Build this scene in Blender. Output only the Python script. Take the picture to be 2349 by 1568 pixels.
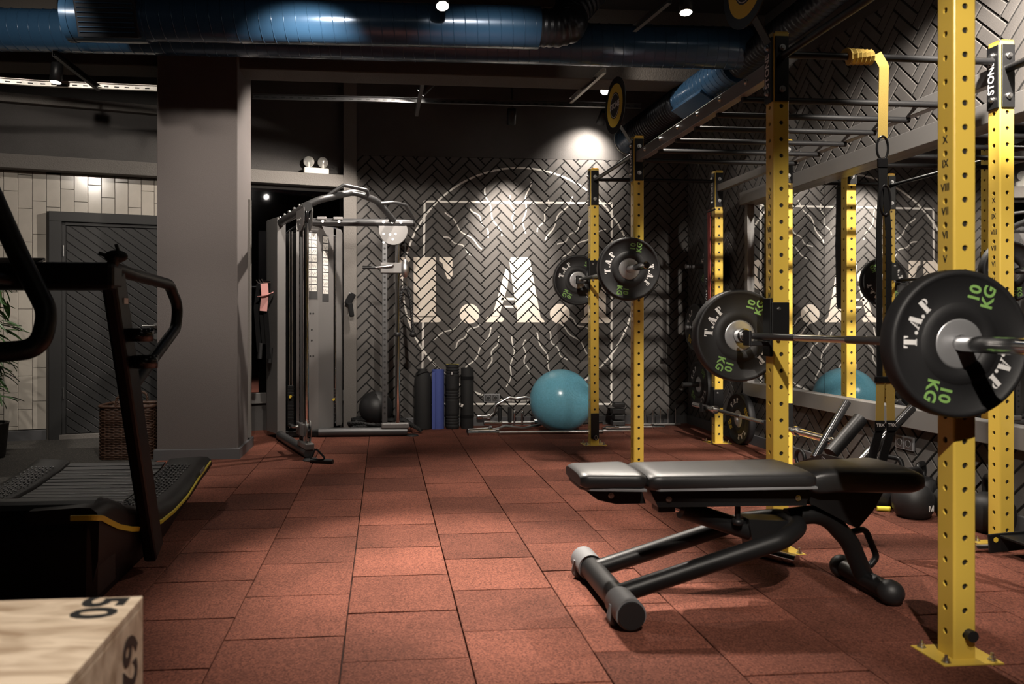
import bpy, bmesh, math, random
from math import sin, cos, pi, radians, sqrt, atan2
from mathutils import Vector as V, Matrix as M
random.seed(7)
for o in list(bpy.data.objects): bpy.data.objects.remove(o, do_unlink=True)
scene = bpy.context.scene
C = scene.collection

# ---------------------------------------------------------------- camera
F, PX, PY, CAMH = 1750.0, 1040.0, 739.0, 1.068      # in pixels of the 2349x1568 frame
PSI = math.atan((PX - 880.0) / F)                    # yaw to the right of the room's depth axis
cam = bpy.data.cameras.new('camera'); camo = bpy.data.objects.new('camera', cam); C.objects.link(camo)
cam.sensor_fit = 'HORIZONTAL'; cam.sensor_width = 36.0; cam.lens = F / 2349 * 36
cam.shift_x = (1174.5 - PX) / 2349; cam.shift_y = -(784 - PY) / 2349
camo.location = (0, 0, CAMH); camo.rotation_euler = (pi / 2, 0, -PSI)
cam.clip_start = .05; cam.clip_end = 60
cam.dof.use_dof = True; cam.dof.focus_distance = 4.9; cam.dof.aperture_fstop = 3.2
scene.camera = camo
# ---------------------------------------------------------------- view, world
vs = scene.view_settings
vs.view_transform = 'Standard'; vs.look = 'None'; vs.gamma = 1; vs.use_curve_mapping = False; vs.exposure = 0.0
w = bpy.data.worlds.new('world'); scene.world = w; w.use_nodes = True
w.node_tree.nodes['Background'].inputs[0].default_value = (.95, .9, .85, 1)
w.node_tree.nodes['Background'].inputs[1].default_value = .003

# lamps of the track lighting plus added fill spots: (name, place, aim, watts, cone degrees, blend, label)
WARM = (1.0, .90, .79)
LAMPS = [
 ((.353, 4.58, 2.97), (.30, 3.2, 0), 1250, 44, 1.0, 'black cylinder spotlight hanging in front of the middle of the blue duct'),
 ((1.90, 4.66, 3.02), (1.70, 4.15, 0), 420, 80, .5, 'black cylinder spotlight hanging left of the round sign by the duct elbow'),
 ((-2.455, 5.98, 2.87), (-2.62, 5.75, 0), 90, 112, .5, 'bright spotlight hanging on the pale slotted channel left of the pillar'),
 ((.32, 6.65, 3.067), (-.80, 6.95, 2.0), 760, 94, .4, 'spotlight on the drop rail in front of the herringbone wall'),
 ((1.95, 6.6, 3.11), (1.15, 4.6, 0), 200, 62, .6, 'glaring spotlight facing into the room beside the round sign'),
 ((1.20, 7.12, 2.94), (1.27, 7.8, 1.9), 560, 52, 1.0, 'black spotlight hung close to the wall mural, pointing down at it'),
 ((2.16, 7.48, 3.06), (2.10, 7.8, 2.78), 150, 104, 1.0, 'spotlight near the open duct end, washing the plaster above the bricks'),
 ((-.33, 4.05, 2.95), (-.47, 4.8, 2.64), 300, 66, 1.0, 'spotlight overhead aimed at the grey pillar'),
 ((2.62, 2.45, 3.12), (3.2, 4.45, 1.85), 1150, 48, .6, 'spotlight overhead aimed at the side wall behind the rig'),
 ((.6, -.3, 3.05), (1.87, 2.28, 1.25), 520, 34, .5, 'added fill spotlight overhead aimed at the near barbell'),  # added fill behind the camera, brightens the barbell and nearest upright
 ((.05, .85, 3.10), (-.72, 1.2, .45), 360, 40, .6, 'added fill spotlight overhead aimed at the wooden box'),  # fill lamp added out of view for the jump box
 ((.5, 3.0, 3.10), (.98, 7.8, 1.1), 480, 46, .9, 'added fill spotlight overhead aimed along the floor at the far wall'),  # added fill above the frame, lifts the far wall and ball
 ((.95, .4, 3.10), (.95, 2.35, 0), 380, 34, .9, 'added fill spotlight overhead aimed at the floor before the bench'),  # unseen spot added to brighten the floor here
 ((-2.2, 3.75, 3.05), (-2.75, 6.9, 2.05), 110, 74, .6, 'spotlight overhead aimed at the tiled wall and door'),
 ((1.5, 5.84, 3.3), (2.7, 6.05, 2.95), 50, 44, .6, 'added fill spotlight overhead aimed at the duct outlet'),  # extra spot added behind the long duct to brighten the outlet
 ((2.35, 2.75, 3.10), (2.85, 4.15, 0), 200, 52, .6, 'added fill spotlight overhead inside the rig aimed at the kettlebells'),  # extra spot added to lift the dark kettlebell corner
 ((-.55, 2.5, 3.05), (-1.55, 6.1, .35), 330, 30, .9, 'added fill spotlight overhead aimed at the foot of the grey pillar'),  # second pillar spot, added because its foot stayed dark
]
for i, (p, a, wt, cone, bl, lab) in enumerate(LAMPS):
    ld = bpy.data.lights.new('spot_beam', 'SPOT'); ld.energy = wt; ld.color = WARM
    ld.spot_size = radians(cone); ld.spot_blend = bl; ld.shadow_soft_size = .035
    lo = bpy.data.objects.new('spot_beam', ld); C.objects.link(lo)
    d = (V(a) - V(p)).normalized()
    lo.location = V(p) + d * .012
    lo.rotation_euler = d.to_track_quat('-Z', 'Y').to_euler()

# ---------------------------------------------------------------- pixel helpers (a pixel gives only a direction)
SP, CP = sin(PSI), cos(PSI)
def ray(x, y):
    u = (x - PX) / F
    return V((SP + u * CP, CP - u * SP, (PY - y) / F))
def at_z(x, y, z=0.0): r = ray(x, y); return V((0, 0, CAMH)) + r * ((z - CAMH) / r.z)
def at_X(x, y, X): r = ray(x, y); return V((0, 0, CAMH)) + r * (X / r.x)
def at_Y(x, y, Y): r = ray(x, y); return V((0, 0, CAMH)) + r * (Y / r.y)
def at_Z(x, y, Z): return V((0, 0, CAMH)) + ray(x, y) * Z

# ---------------------------------------------------------------- materials
MATS = {}
def mat(name, col, rough=.5, metal=0.0, bump=0.0, bscale=200, vary=0.0, vscale=3.0, col2=None, coat=0.0, emit=0, spec=.5, detail=4):
    m = bpy.data.materials.new(name); m.use_nodes = True
    nt = m.node_tree; b = nt.nodes['Principled BSDF']
    b.inputs['Base Color'].default_value = (*col, 1); b.inputs['Roughness'].default_value = rough
    b.inputs['Metallic'].default_value = metal; b.inputs['Specular IOR Level'].default_value = spec
    if coat: b.inputs['Coat Weight'].default_value = coat; b.inputs['Coat Roughness'].default_value = .1
    if emit: b.inputs['Emission Color'].default_value = (*col, 1); b.inputs['Emission Strength'].default_value = emit
    tc = nt.nodes.new('ShaderNodeTexCoord')
    if bump:
        n = nt.nodes.new('ShaderNodeTexNoise'); n.inputs['Scale'].default_value = bscale; n.inputs['Detail'].default_value = detail
        bp = nt.nodes.new('ShaderNodeBump'); bp.inputs['Strength'].default_value = bump; bp.inputs['Distance'].default_value = .004
        nt.links.new(tc.outputs['Object'], n.inputs['Vector']); nt.links.new(n.outputs['Fac'], bp.inputs['Height']); nt.links.new(bp.outputs['Normal'], b.inputs['Normal'])
    if vary or col2:
        n = nt.nodes.new('ShaderNodeTexNoise'); n.inputs['Scale'].default_value = vscale; n.inputs['Detail'].default_value = 6; n.inputs['Roughness'].default_value = .65
        rp = nt.nodes.new('ShaderNodeValToRGB'); c2 = col2 or tuple(c * (1 - vary) for c in col); c1 = col if col2 else tuple(min(1, c * (1 + vary)) for c in col)
        rp.color_ramp.elements[0].position = .35; rp.color_ramp.elements[1].position = .68
        rp.color_ramp.elements[0].color = (*c2, 1); rp.color_ramp.elements[1].color = (*c1, 1)
        nt.links.new(tc.outputs['Object'], n.inputs['Vector']); nt.links.new(n.outputs['Fac'], rp.inputs[0]); nt.links.new(rp.outputs[0], b.inputs['Base Color'])
    MATS[name] = m; return m

def rubber_tile():
    m = mat('red_rubber', (.2, .06, .04), .9, bump=.6, bscale=420, spec=.15)
    nt = m.node_tree; b = nt.nodes['Principled BSDF']; tc = nt.nodes.new('ShaderNodeTexCoord')
    g = nt.nodes.new('ShaderNodeNewGeometry')
    n1 = nt.nodes.new('ShaderNodeTexNoise'); n1.inputs['Scale'].default_value = 2.3; n1.inputs['Detail'].default_value = 5
    n2 = nt.nodes.new('ShaderNodeTexVoronoi'); n2.inputs['Scale'].default_value = 190
    oi = nt.nodes.new('ShaderNodeObjectInfo')
    r1 = nt.nodes.new('ShaderNodeValToRGB'); r1.color_ramp.elements[0].color = (.128, .048, .033, 1); r1.color_ramp.elements[1].color = (.210, .078, .055, 1)
    r1.color_ramp.elements[0].position = .3; r1.color_ramp.elements[1].position = .7
    r2 = nt.nodes.new('ShaderNodeValToRGB'); r2.color_ramp.elements[0].color = (.42, .4, .4, 1); r2.color_ramp.elements[1].color = (1.45, 1.38, 1.3, 1)
    mx = nt.nodes.new('ShaderNodeMix'); mx.data_type = 'RGBA'; mx.blend_type = 'MULTIPLY'; mx.inputs[0].default_value = 1
    hs = nt.nodes.new('ShaderNodeHueSaturation'); mr = nt.nodes.new('ShaderNodeValToRGB')
    for ps, vl in ((.25, .82), (.6, 1.0)): e = mr.color_ramp.elements.new(ps); e.color = (vl, vl, vl, 1)
    mr.color_ramp.elements[0].color = (.6, .6, .6, 1); mr.color_ramp.elements[-1].color = (1.12, 1.12, 1.12, 1)
    nt.links.new(g.outputs['Position'], n1.inputs['Vector']); nt.links.new(g.outputs['Position'], n2.inputs['Vector'])
    nt.links.new(n1.outputs['Fac'], r1.inputs[0]); nt.links.new(n2.outputs['Color'], r2.inputs[0])
    nt.links.new(r1.outputs[0], mx.inputs[6]); nt.links.new(r2.outputs[0], mx.inputs[7])
    nt.links.new(oi.outputs['Random'], mr.inputs[0]); nt.links.new(mr.outputs[0], hs.inputs['Value'])
    nt.links.new(mx.outputs[2], hs.inputs['Color']); nt.links.new(hs.outputs[0], b.inputs['Base Color'])
rubber_tile()
def osb():
    m = mat('plywood', (.6, .45, .28), .55, bump=.05, bscale=60)
    nt = m.node_tree; b = nt.nodes['Principled BSDF']; tc = nt.nodes.new('ShaderNodeTexCoord'); mp = nt.nodes.new('ShaderNodeMapping')
    mp.inputs['Scale'].default_value = (3, 11, 6)
    n = nt.nodes.new('ShaderNodeTexNoise'); n.inputs['Scale'].default_value = 2.2; n.inputs['Detail'].default_value = 7; n.inputs['Distortion'].default_value = .8
    r = nt.nodes.new('ShaderNodeValToRGB'); r.color_ramp.elements[0].position = .28; r.color_ramp.elements[1].position = .6
    r.color_ramp.elements[0].color = (.33, .235, .155, 1); r.color_ramp.elements[1].color = (.66, .54, .41, 1)
    nt.links.new(tc.outputs['Object'], mp.inputs[0]); nt.links.new(mp.outputs[0], n.inputs['Vector']); nt.links.new(n.outputs['Fac'], r.inputs[0]); nt.links.new(r.outputs[0], b.inputs['Base Color'])
osb()
def gritty(name, c1, c2, scale):
    m = mat(name, c1, .9, bump=.4, bscale=300); nt = m.node_tree; b = nt.nodes['Principled BSDF']
    g = nt.nodes.new('ShaderNodeNewGeometry'); v = nt.nodes.new('ShaderNodeTexVoronoi'); v.inputs['Scale'].default_value = scale
    r = nt.nodes.new('ShaderNodeValToRGB'); r.color_ramp.elements[0].color = (*c1, 1); r.color_ramp.elements[1].color = (*c2, 1); r.color_ramp.elements[0].position = .72; r.color_ramp.elements[1].position = .86
    nt.links.new(g.outputs['Position'], v.inputs['Vector']); nt.links.new(v.outputs['Color'], r.inputs[0]); nt.links.new(r.outputs[0], b.inputs['Base Color'])
gritty('dark_floor', (.022, .020, .018), (.12, .11, .09), 230)
mat('floor_joint', (.02, .012, .01), .95)
mat('plaster', (.062, .058, .056), .9, bump=.55, bscale=130, vary=.12, vscale=2)
mat('plaster_rough', (.135, .124, .115), .95, bump=1.0, bscale=95)
mat('pillar_paint', (.105, .092, .089), .92, bump=.45, bscale=160)
mat('brick_paint', (.078, .072, .068), .82, bump=.25, bscale=150, vary=.14, vscale=2.5)
mat('mortar', (.006, .0056, .0055), .95)
mat('mural_paint', (.80, .72, .63), .75, bump=.2, bscale=150)
mat('mural_line', (.78, .75, .70), .75)
mat('ceiling_black', (.009, .0088, .0088), .9, bump=.4, bscale=60)
mat('beam_concrete', (.075, .066, .058), .95, bump=1.0, bscale=70)
mat('skirting', (.085, .085, .09), .5)
mat('tile_glaze', (.46, .425, .375), .16, bump=.06, bscale=9, vary=.06, vscale=6)
mat('tile_grout', (.05, .045, .04), .9)
mat('door_paint', (.020, .020, .0205), .5, bump=.08, bscale=90)
mat('yellow_powder', (.68, .47, .075), .34, bump=.06, bscale=700, coat=.35)
mat('black_powder', (.008, .008, .0085), .4, bump=.1, bscale=500, spec=.3)
mat('black_gloss', (.012, .012, .013), .18)
mat('black_rubber', (.012, .012, .013), .5, bump=.12, bscale=350)
mat('rubber_face', (.010, .010, .011), .55, bump=.2, bscale=500)
mat('leather', (.017, .017, .018), .38, bump=.12, bscale=420)
mat('foam_black', (.009, .009, .0095), .75, bump=.3, bscale=300)
mat('chrome', (.82, .82, .83), .12, 1)
mat('steel', (.62, .62, .62), .3, 1)
mat('steel_hub', (.60, .61, .63), .34, .75, bump=.05, bscale=30)
mat('galvanised', (.62, .60, .56), .42, .85, vary=.15, vscale=30)
mat('gunmetal', (.10, .10, .103), .4, .6)
mat('machine_grey', (.185, .178, .175), .42, .25)
mat('grey_plastic', (.18, .182, .19), .55, bump=.1, bscale=300)
mat('blue_metal', (.024, .064, .125), .25, .2, coat=.3)
mat('duct_black', (.022, .025, .032), .32, .4)
mat('teal_vinyl', (.18, .50, .66), .22, vary=.1, vscale=60)
mat('mat_blue', (.05, .075, .27), .75, bump=.2, bscale=200)
mat('white_plastic', (.72, .70, .66), .35)
mat('glass_lens', (.75, .74, .7), .12, .55)
mat('lamp_face', (1.0, .93, .82), .4, emit=28)
mat('print_white', (.72, .71, .70), .6)
mat('print_green', (.20, .38, .10), .6)
mat('print_shade_black', (.012, .012, .012), .6)  # black print; also the painted shade inside the rig uprights
mat('print_yellow', (.70, .50, .05), .6)
mat('webbing_yellow', (.50, .35, .08), .7, bump=.3, bscale=400)
mat('webbing_black', (.007, .007, .0075), .9, bump=.3, bscale=400, spec=.2)
mat('band_pink', (.62, .30, .28), .65)
mat('band_red', (.30, .035, .03), .6)
mat('band_dark', (.012, .014, .02), .6)
mat('paper', (.68, .66, .62), .6)
mat('wicker', (.055, .026, .015), .55, vary=.3, vscale=40)
mat('leaf', (.045, .11, .03), .38, vary=.35, vscale=8)
mat('stem_wood', (.10, .07, .035), .7)
mat('pot', (.03, .028, .026), .6)
mat('frame_grey', (.17, .165, .16), .45, .3)
mat('beam_steel', (.20, .195, .19), .4, .3)
mat('treadmill_body', (.007, .007, .0075), .45, spec=.3, bump=.06, bscale=400)
mat('slat_rubber', (.035, .035, .036), .45)
mat('stripe_yellow', (.78, .66, .06), .45)
mat('mirror_glass', (.86, .87, .87), .015, 1)
mat('mirror_tinted', (.16, .16, .17), .03, 1)
mat('dark_glass', (.02, .02, .022), .05, .0, spec=.8)

# ---------------------------------------------------------------- mesh builder
def basis(d, up=None):
    d = d.normalized(); a = up or (V((0, 0, 1)) if abs(d.z) < .95 else V((1, 0, 0)))
    x = a.cross(d).normalized(); y = d.cross(x).normalized(); return x, y
def fillet(pts, r, n=6, closed=False):
    pts = [V(p) for p in pts]; out = []; N = len(pts)
    for i, p in enumerate(pts):
        if not closed and i in (0, N - 1): out.append(p); continue
        a, b = pts[i - 1] - p, pts[(i + 1) % N] - p
        la, lb = a.length, b.length; a.normalize(); b.normalize()
        ang = a.angle(b, pi)
        if ang > pi - .02: out.append(p); continue
        t = min(r / math.tan(ang / 2), la * .48, lb * .48)
        p0, p1 = p + a * t, p + b * t
        for k in range(n + 1):
            s = k / n; out.append(p0 * (1 - s) ** 2 + p * 2 * s * (1 - s) + p1 * s * s)
    return out
class B:
    def __init__(s): s.v = []; s.f = []; s.sm = []
    def add(s, vs, fs, smooth=False):
        o = len(s.v); s.v += [V(p) for p in vs]; s.f += [tuple(i + o for i in f) for f in fs]; s.sm += [smooth] * len(fs); return s
    def box(s, c, d, bev=0.0, R=None):
        c = V(c); h = V(d) / 2; bev = min(bev, min(h) * .9)
        if bev <= 0:
            vs = [V((sx * h.x, sy * h.y, sz * h.z)) for sx in (-1, 1) for sy in (-1, 1) for sz in (-1, 1)]
            fs = [(0, 1, 3, 2), (4, 6, 7, 5), (0, 4, 5, 1), (2, 3, 7, 6), (0, 2, 6, 4), (1, 5, 7, 3)]
        else:
            bm = bmesh.new(); bmesh.ops.create_cube(bm, size=1); 
            for q in bm.verts: q.co = V((q.co.x * 2 * h.x, q.co.y * 2 * h.y, q.co.z * 2 * h.z))
            bmesh.ops.bevel(bm, geom=bm.edges[:] , offset=bev, segments=2, affect='EDGES', profile=.5)
            bm.verts.ensure_lookup_table(); vs = [q.co.copy() for q in bm.verts]; fs = [tuple(q.index for q in f.verts) for f in bm.faces]; bm.free()
        if R: vs = [R @ p for p in vs]
        return s.add([p + c for p in vs], fs, False)
    def cyl(s, a, b, r, r2=None, n=20, caps=True, smooth=True):
        a, b = V(a), V(b); x, y = basis(b - a); r2 = r if r2 is None else r2
        vs = []; fs = []
        for k in range(n):
            t = 2 * pi * k / n; q = x * cos(t) + y * sin(t); vs += [a + q * r, b + q * r2]
        for k in range(n): fs.append((2 * k, 2 * ((k + 1) % n), 2 * ((k + 1) % n) + 1, 2 * k + 1))
        s.add(vs, fs, smooth)
        if caps:
            o = [a + (x * cos(2 * pi * k / n) + y * sin(2 * pi * k / n)) * r for k in range(n)]
            p = [b + (x * cos(2 * pi * k / n) + y * sin(2 * pi * k / n)) * r2 for k in range(n)]
            s.add(o, [tuple(range(n - 1, -1, -1))]); s.add(p, [tuple(range(n))])
        return s
    def tube(s, pts, r, n=12, closed=False, caps=True, flat=None, up=None):
        pts = [V(p) for p in pts]; N = len(pts); rings = []; nx = None
        for i, p in enumerate(pts):
            if closed: d = pts[(i + 1) % N] - pts[i - 1]
            else: d = pts[min(i + 1, N - 1)] - pts[max(i - 1, 0)]
            d.normalize()
            if nx is None: nx = basis(d, up)[0]
            nx = (nx - d * nx.dot(d)).normalized(); ny = d.cross(nx)
            rr = r(i / (N - 1)) if callable(r) else r
            if flat: rings.append([p + nx * (flat[0] * a) + ny * (flat[1] * b) for a, b in ((-1, -1), (1, -1), (1, 1), (-1, 1))])
            else: rings.append([p + nx * rr * cos(2 * pi * k / n) + ny * rr * sin(2 * pi * k / n) for k in range(n)])
        m = len(rings[0]); vs = [q for g in rings for q in g]; fs = []
        for i in range(N if closed else N - 1):
            j = (i + 1) % N
            for k in range(m): fs.append((i * m + k, i * m + (k + 1) % m, j * m + (k + 1) % m, j * m + k))
        s.add(vs, fs, not flat)
        if caps and not closed: s.add(rings[0], [tuple(range(m - 1, -1, -1))]); s.add(rings[-1], [tuple(range(m))])
        return s
    def lathe(s, prof, n=32, Mx=None, smooth=True):
        # prof: (radius, height) list around local Z
        vs = []; fs = []; m = len(prof)
        for k in range(n):
            t = 2 * pi * k / n
            vs += [V((r * cos(t), r * sin(t), z)) for r, z in prof]
        for k in range(n):
            k2 = (k + 1) % n
            for i in range(m - 1):
                a = [k * m + i, k2 * m + i, k2 * m + i + 1, k * m + i + 1]
                if prof[i][0] < 1e-6: a = [a[0], a[2], a[3]]
                elif prof[i + 1][0] < 1e-6: a = [a[0], a[1], a[2]]
                fs.append(tuple(a))
        if Mx: vs = [Mx @ p for p in vs]
        return s.add(vs, fs, smooth)
    def prism(s, poly, n, t, bev=0.0):
        """poly: 3D planar loop; extruded along n by t; optional chamfer of the far face"""
        n = V(n).normalized(); poly = [V(p) for p in poly]; k = len(poly)
        nor = V((0, 0, 0))
        for i in range(k): nor += poly[i].cross(poly[(i + 1) % k])
        if nor.dot(n) < 0: poly.reverse()
        top = [p + n * t for p in poly]
        if bev:
            c = sum(poly, V()) / k; mid = [p + n * (t - bev) for p in poly]; top = []
            for i in range(k):
                a = (poly[i] - poly[i - 1]).normalized(); b = (poly[(i + 1) % k] - poly[i]).normalized()
                ia, ib = n.cross(a), n.cross(b); q = ia + ib
                q = q / max(.3, 1 + ia.dot(ib)); top.append(poly[i] + n * t + q * bev)
            vs = poly + mid + top
            fs = [(i, (i + 1) % k, k + (i + 1) % k, k + i) for i in range(k)] + [(k + i, k + (i + 1) % k, 2 * k + (i + 1) % k, 2 * k + i) for i in range(k)] + [tuple(range(2 * k, 3 * k)), tuple(range(k - 1, -1, -1))]
        else:
            vs = poly + top
            fs = [(i, (i + 1) % k, k + (i + 1) % k, k + i) for i in range(k)] + [tuple(range(k, 2 * k)), tuple(range(k - 1, -1, -1))]
        return s.add(vs, fs)
    def sphere(s, c, r, n=24, sc=(1, 1, 1)):
        pr = [(r * sin(pi * i / (n // 2)), -r * cos(pi * i / (n // 2))) for i in range(n // 2 + 1)]
        pr[0] = (0, -r); pr[-1] = (0, r)
        return s.lathe(pr, n, M.Translation(V(c)) @ M.Diagonal((*sc, 1)))
    def mesh(s, name):
        me = bpy.data.meshes.new(name); me.from_pydata([tuple(p) for p in s.v], [], s.f); me.validate()
        if len(me.polygons) == len(s.sm): me.polygons.foreach_set('use_smooth', s.sm)
        me.update(); return me
    def build(s, name, m, parent=None, local=False): return obj(name, s.mesh(name), m, parent, local)
def obj(name, me, m, parent=None, local=False):
    o = bpy.data.objects.new(name, me); C.objects.link(o)
    if m and not me.materials: me.materials.append(MATS[m] if isinstance(m, str) else m)
    if parent is not None:
        o.parent = parent
        if not local:
            pm = M.Identity(4); q = parent
            while q is not None: pm = q.matrix_basis @ pm if q.parent is None else (q.matrix_parent_inverse @ q.matrix_basis) @ pm; q = q.parent
            o.matrix_parent_inverse = pm.inverted()
    return o
def tag(o, label=None, cat=None, group=None, kind=None):
    if label: o['label'] = label
    if cat: o['category'] = cat
    if group: o['group'] = group
    if kind: o['kind'] = kind
    return o
def thing(name, label, cat, loc=(0, 0, 0), group=None):
    o = bpy.data.objects.new(name, None); C.objects.link(o); o.location = loc; o.empty_display_size = .1
    o.matrix_basis = M.Translation(V(loc)); return tag(o, label, cat, group)
def struct(name, b, m, label=None): return tag(b.build(name, m), label, None, None, 'structure')
def copy_tree(o, parent=None):
    c = o.copy(); C.objects.link(c); c.parent = parent
    for ch in list(o.children): copy_tree(ch, c)
    return c
_txt = {}
def text_mesh(st, size, off=0.0, ext=0.0006, sx=1.0):
    key = (st, size, off, ext, sx)
    if key not in _txt:
        cu = bpy.data.curves.new('lettering', 'FONT'); cu.body = st; cu.size = size; cu.align_x = 'CENTER'; cu.align_y = 'CENTER'; cu.offset = off; cu.extrude = ext; cu.resolution_u = 3
        o = bpy.data.objects.new('lettering', cu); C.objects.link(o)
        me = bpy.data.meshes.new_from_object(o.evaluated_get(bpy.context.evaluated_depsgraph_get()))
        bpy.data.objects.remove(o, do_unlink=True)
        if sx != 1: me.transform(M.Diagonal((sx, 1, 1, 1)))
        _txt[key] = me
    return _txt[key].copy()
def frame(o, x, y):
    """matrix whose local X (reading direction) and Y (up) are given"""
    x = V(x).normalized(); y = V(y).normalized(); z = x.cross(y)
    return M(((x.x, y.x, z.x, o[0]), (x.y, y.y, z.y, o[1]), (x.z, y.z, z.z, o[2]), (0, 0, 0, 1)))
def letter(st, size, m, Mx, parent, name='lettering', **k):
    me = text_mesh(st, size, **k); me.transform(Mx); return obj(name, me, m, parent)

def clip(poly, hs):
    """clip polygon (2D) by half planes (a,b,c): a*x+b*y<=c"""
    for a, b, c in hs:
        out = []
        for i in range(len(poly)):
            p, q = poly[i - 1], poly[i]; dp, dq = a * p[0] + b * p[1] - c, a * q[0] + b * q[1] - c
            if (dp <= 0) != (dq <= 0):
                t = dp / (dp - dq); out.append((p[0] + (q[0] - p[0]) * t, p[1] + (q[1] - p[1]) * t))
            if dq <= 0: out.append(q)
        poly = out
        if len(poly) < 3: return []
    return poly
def area(p): return abs(sum(p[i - 1][0] * p[i][1] - p[i][0] * p[i - 1][1] for i in range(len(p)))) / 2
def rect_hs(u0, u1, v0, v1): return [(1, 0, u1), (-1, 0, -u0), (0, 1, v1), (0, -1, -v0)]
def poly_hs(p):
    s = sum(p[i - 1][0] * p[i][1] - p[i][0] * p[i - 1][1] for i in range(len(p)))
    if s < 0: p = p[::-1]
    out = []
    for i in range(len(p)):
        a, b = p[i - 1], p[i]; nx, ny = b[1] - a[1], -(b[0] - a[0]); out.append((nx, ny, nx * a[0] + ny * a[1]))
    return out

# ================================================================ SETTING
BY, RX, CEIL = 7.80, 3.20, 3.65          # back wall, side wall, ceiling
# ---- floor: screed plus rubber tiles
fl = struct('floor', B().box((-.6, 4.1, -.045), (9.0, 9.6, .05)), 'floor_joint', 'rubber gym floor of red tiles')
b = B(); b.box((-3.42, 4.1, -.0075), (3.36, 9.4, .025)); o = b.build('dark_floor_mat', 'dark_floor', fl); tag(o, 'dark speckled rubber flooring')
T, G = .403, .0042
tme = B().box((0, 0, -.0075), (T - G, T - G - .001, .025), .003).mesh('floor_tile')
x0 = -.131
for i in range(-4, 9):
    xa = x0 + i * T
    for j in range(-6, 20):
        ya = 2.61 + j * T + (T / 2 if i % 2 == 0 else 0)
        xl, xr, yl, yr = max(xa, -1.735), min(xa + T, RX), ya, min(ya + T, BY)
        if yr < .9 or yl > BY - .02 or xr - xl < .03 or yr - yl < .03: continue
        me = tme
        if xr - xl < T - 1e-4 or yr - yl < T - 1e-4: me = B().box((0, 0, -.0075), (xr - xl - G, yr - yl - G, .025), .003).mesh('floor_tile')
        o = obj('floor_tile', me, 'red_rubber', fl, True)
        o.location = ((xl + xr) / 2, (yl + yr) / 2, random.uniform(-.0012, .0012)); o.rotation_euler.z = random.uniform(-.003, .003)
# ---- back wall
JN, BL, BW, PR = .0130, .236, .0753, .006
def herring(parent, org, ud, vd, nd, u0, u1, v0, v1, holes, keep, focus, shift=(0, 0)):
    org, ud, vd, nd = V(org), V(ud), V(vd), V(nd)
    polys = []; R45 = cos(pi / 4)
    hs = rect_hs(u0, u1, v0, v1)
    def rot(p): return ((p[0] - p[1]) * R45 + shift[0], (p[0] + p[1]) * R45 + shift[1])
    g = JN / 2
    for a in range(-60, 61):
        for c in range(-40, 41):
            ox, oy = a * BW + c * (BL + BW), a * BW + c * (BW - BL)
            for k, r in enumerate((((0, 0), (BL, BW)), ((BL, BW - BL), (BL + BW, BW)))):
                (xa, ya), (xb, yb) = r
                q = [(ox + xa + g, oy + ya + g), (ox + xb - g, oy + ya + g), (ox + xb - g, oy + yb - g), (ox + xa + g, oy + yb - g)]
                q = [rot(p) for p in q]
                cx, cy = sum(p[0] for p in q) / 4, sum(p[1] for p in q) / 4
                if cx < u0 - .2 or cx > u1 + .2 or cy < v0 - .2 or cy > v1 + .2: continue
                if any(h[0] < cx < h[1] and h[2] < cy < h[3] for h in holes): continue
                full = all(u0 <= p[0] <= u1 and v0 <= p[1] <= v1 for p in q)
                qc = q if full else clip(q, hs)
                if len(qc) < 3 or area(qc) < 2e-4: continue
                polys.append((qc, full, k, (cx, cy)))
    polys.sort(key=lambda t: focus(t[3]))
    mes = []
    for k in (0, 1):
        l, ww = (BL - JN, BW - JN); 
        loop = [rot(p) for p in ([(-l / 2, -ww / 2), (l / 2, -ww / 2), (l / 2, ww / 2), (-l / 2, ww / 2)] if k == 0 else [(-ww / 2, -l / 2), (ww / 2, -l / 2), (ww / 2, l / 2), (-ww / 2, l / 2)])]
        loop = [(p[0] - shift[0], p[1] - shift[1]) for p in loop]
        mes.append(B().prism([ud * p[0] + vd * p[1] for p in loop], nd, PR, .002).mesh('brick'))
    rest = B(); n = 0
    for q, full, k, c in polys:
        if n < keep:
            n += 1
            if full:
                o = obj('brick', mes[k], 'brick_paint', parent, True); o.location = org + ud * c[0] + vd * c[1] + nd * random.uniform(-.0008, .0008)
            else: B().prism([org + ud * p[0] + vd * p[1] for p in q], nd, PR, .0015).build('brick', 'brick_paint', parent)
        else: rest.prism([org + ud * p[0] + vd * p[1] for p in q], nd, PR + random.uniform(-.0008, .0008), .0015)
    if rest.v: tag(rest.build('brick_field', 'brick_paint', parent), kind='stuff')
    return [p[0] for p in polys]
wb = struct('wall_back', B().box((1.52, BY + PR + .09, CEIL / 2), (3.75, .18, CEIL)), 'mortar', 'herringbone brick wall painted dark grey')
BX0, BZ1 = at_Y(818, 700, BY).x, 2.765
b = B().box(((BX0 + RX) / 2, BY + PR / 2, (BZ1 + CEIL) / 2), (RX - BX0, PR + .002, CEIL - BZ1)); b.build('plaster', 'plaster', wb)
bricks = herring(wb, (0, BY + PR, 0), (1, 0, 0), (0, 0, 1), (0, -1, 0), BX0 + .004, RX, .09, BZ1 - .003, [], 300, lambda c: abs(c[0] - 1.25) * 1.0 + abs(c[1] - 1.5) * .9, (.045, .02))
struct('baseboard_back', B().box(((BX0 + RX) / 2, BY - .004, .047), (RX - BX0, .022, .094), .004), 'skirting')
# pilaster between the brick wall and the recess
pl0, pl1 = at_Y(788, 700, BY - .04).x, BX0
struct('trim_1', B().box(((pl0 + pl1) / 2, BY + .17, CEIL / 2), (pl1 - pl0, .42, CEIL)), 'plaster_rough', 'narrow rough plaster pilaster at the end of the brick wall')
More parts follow.
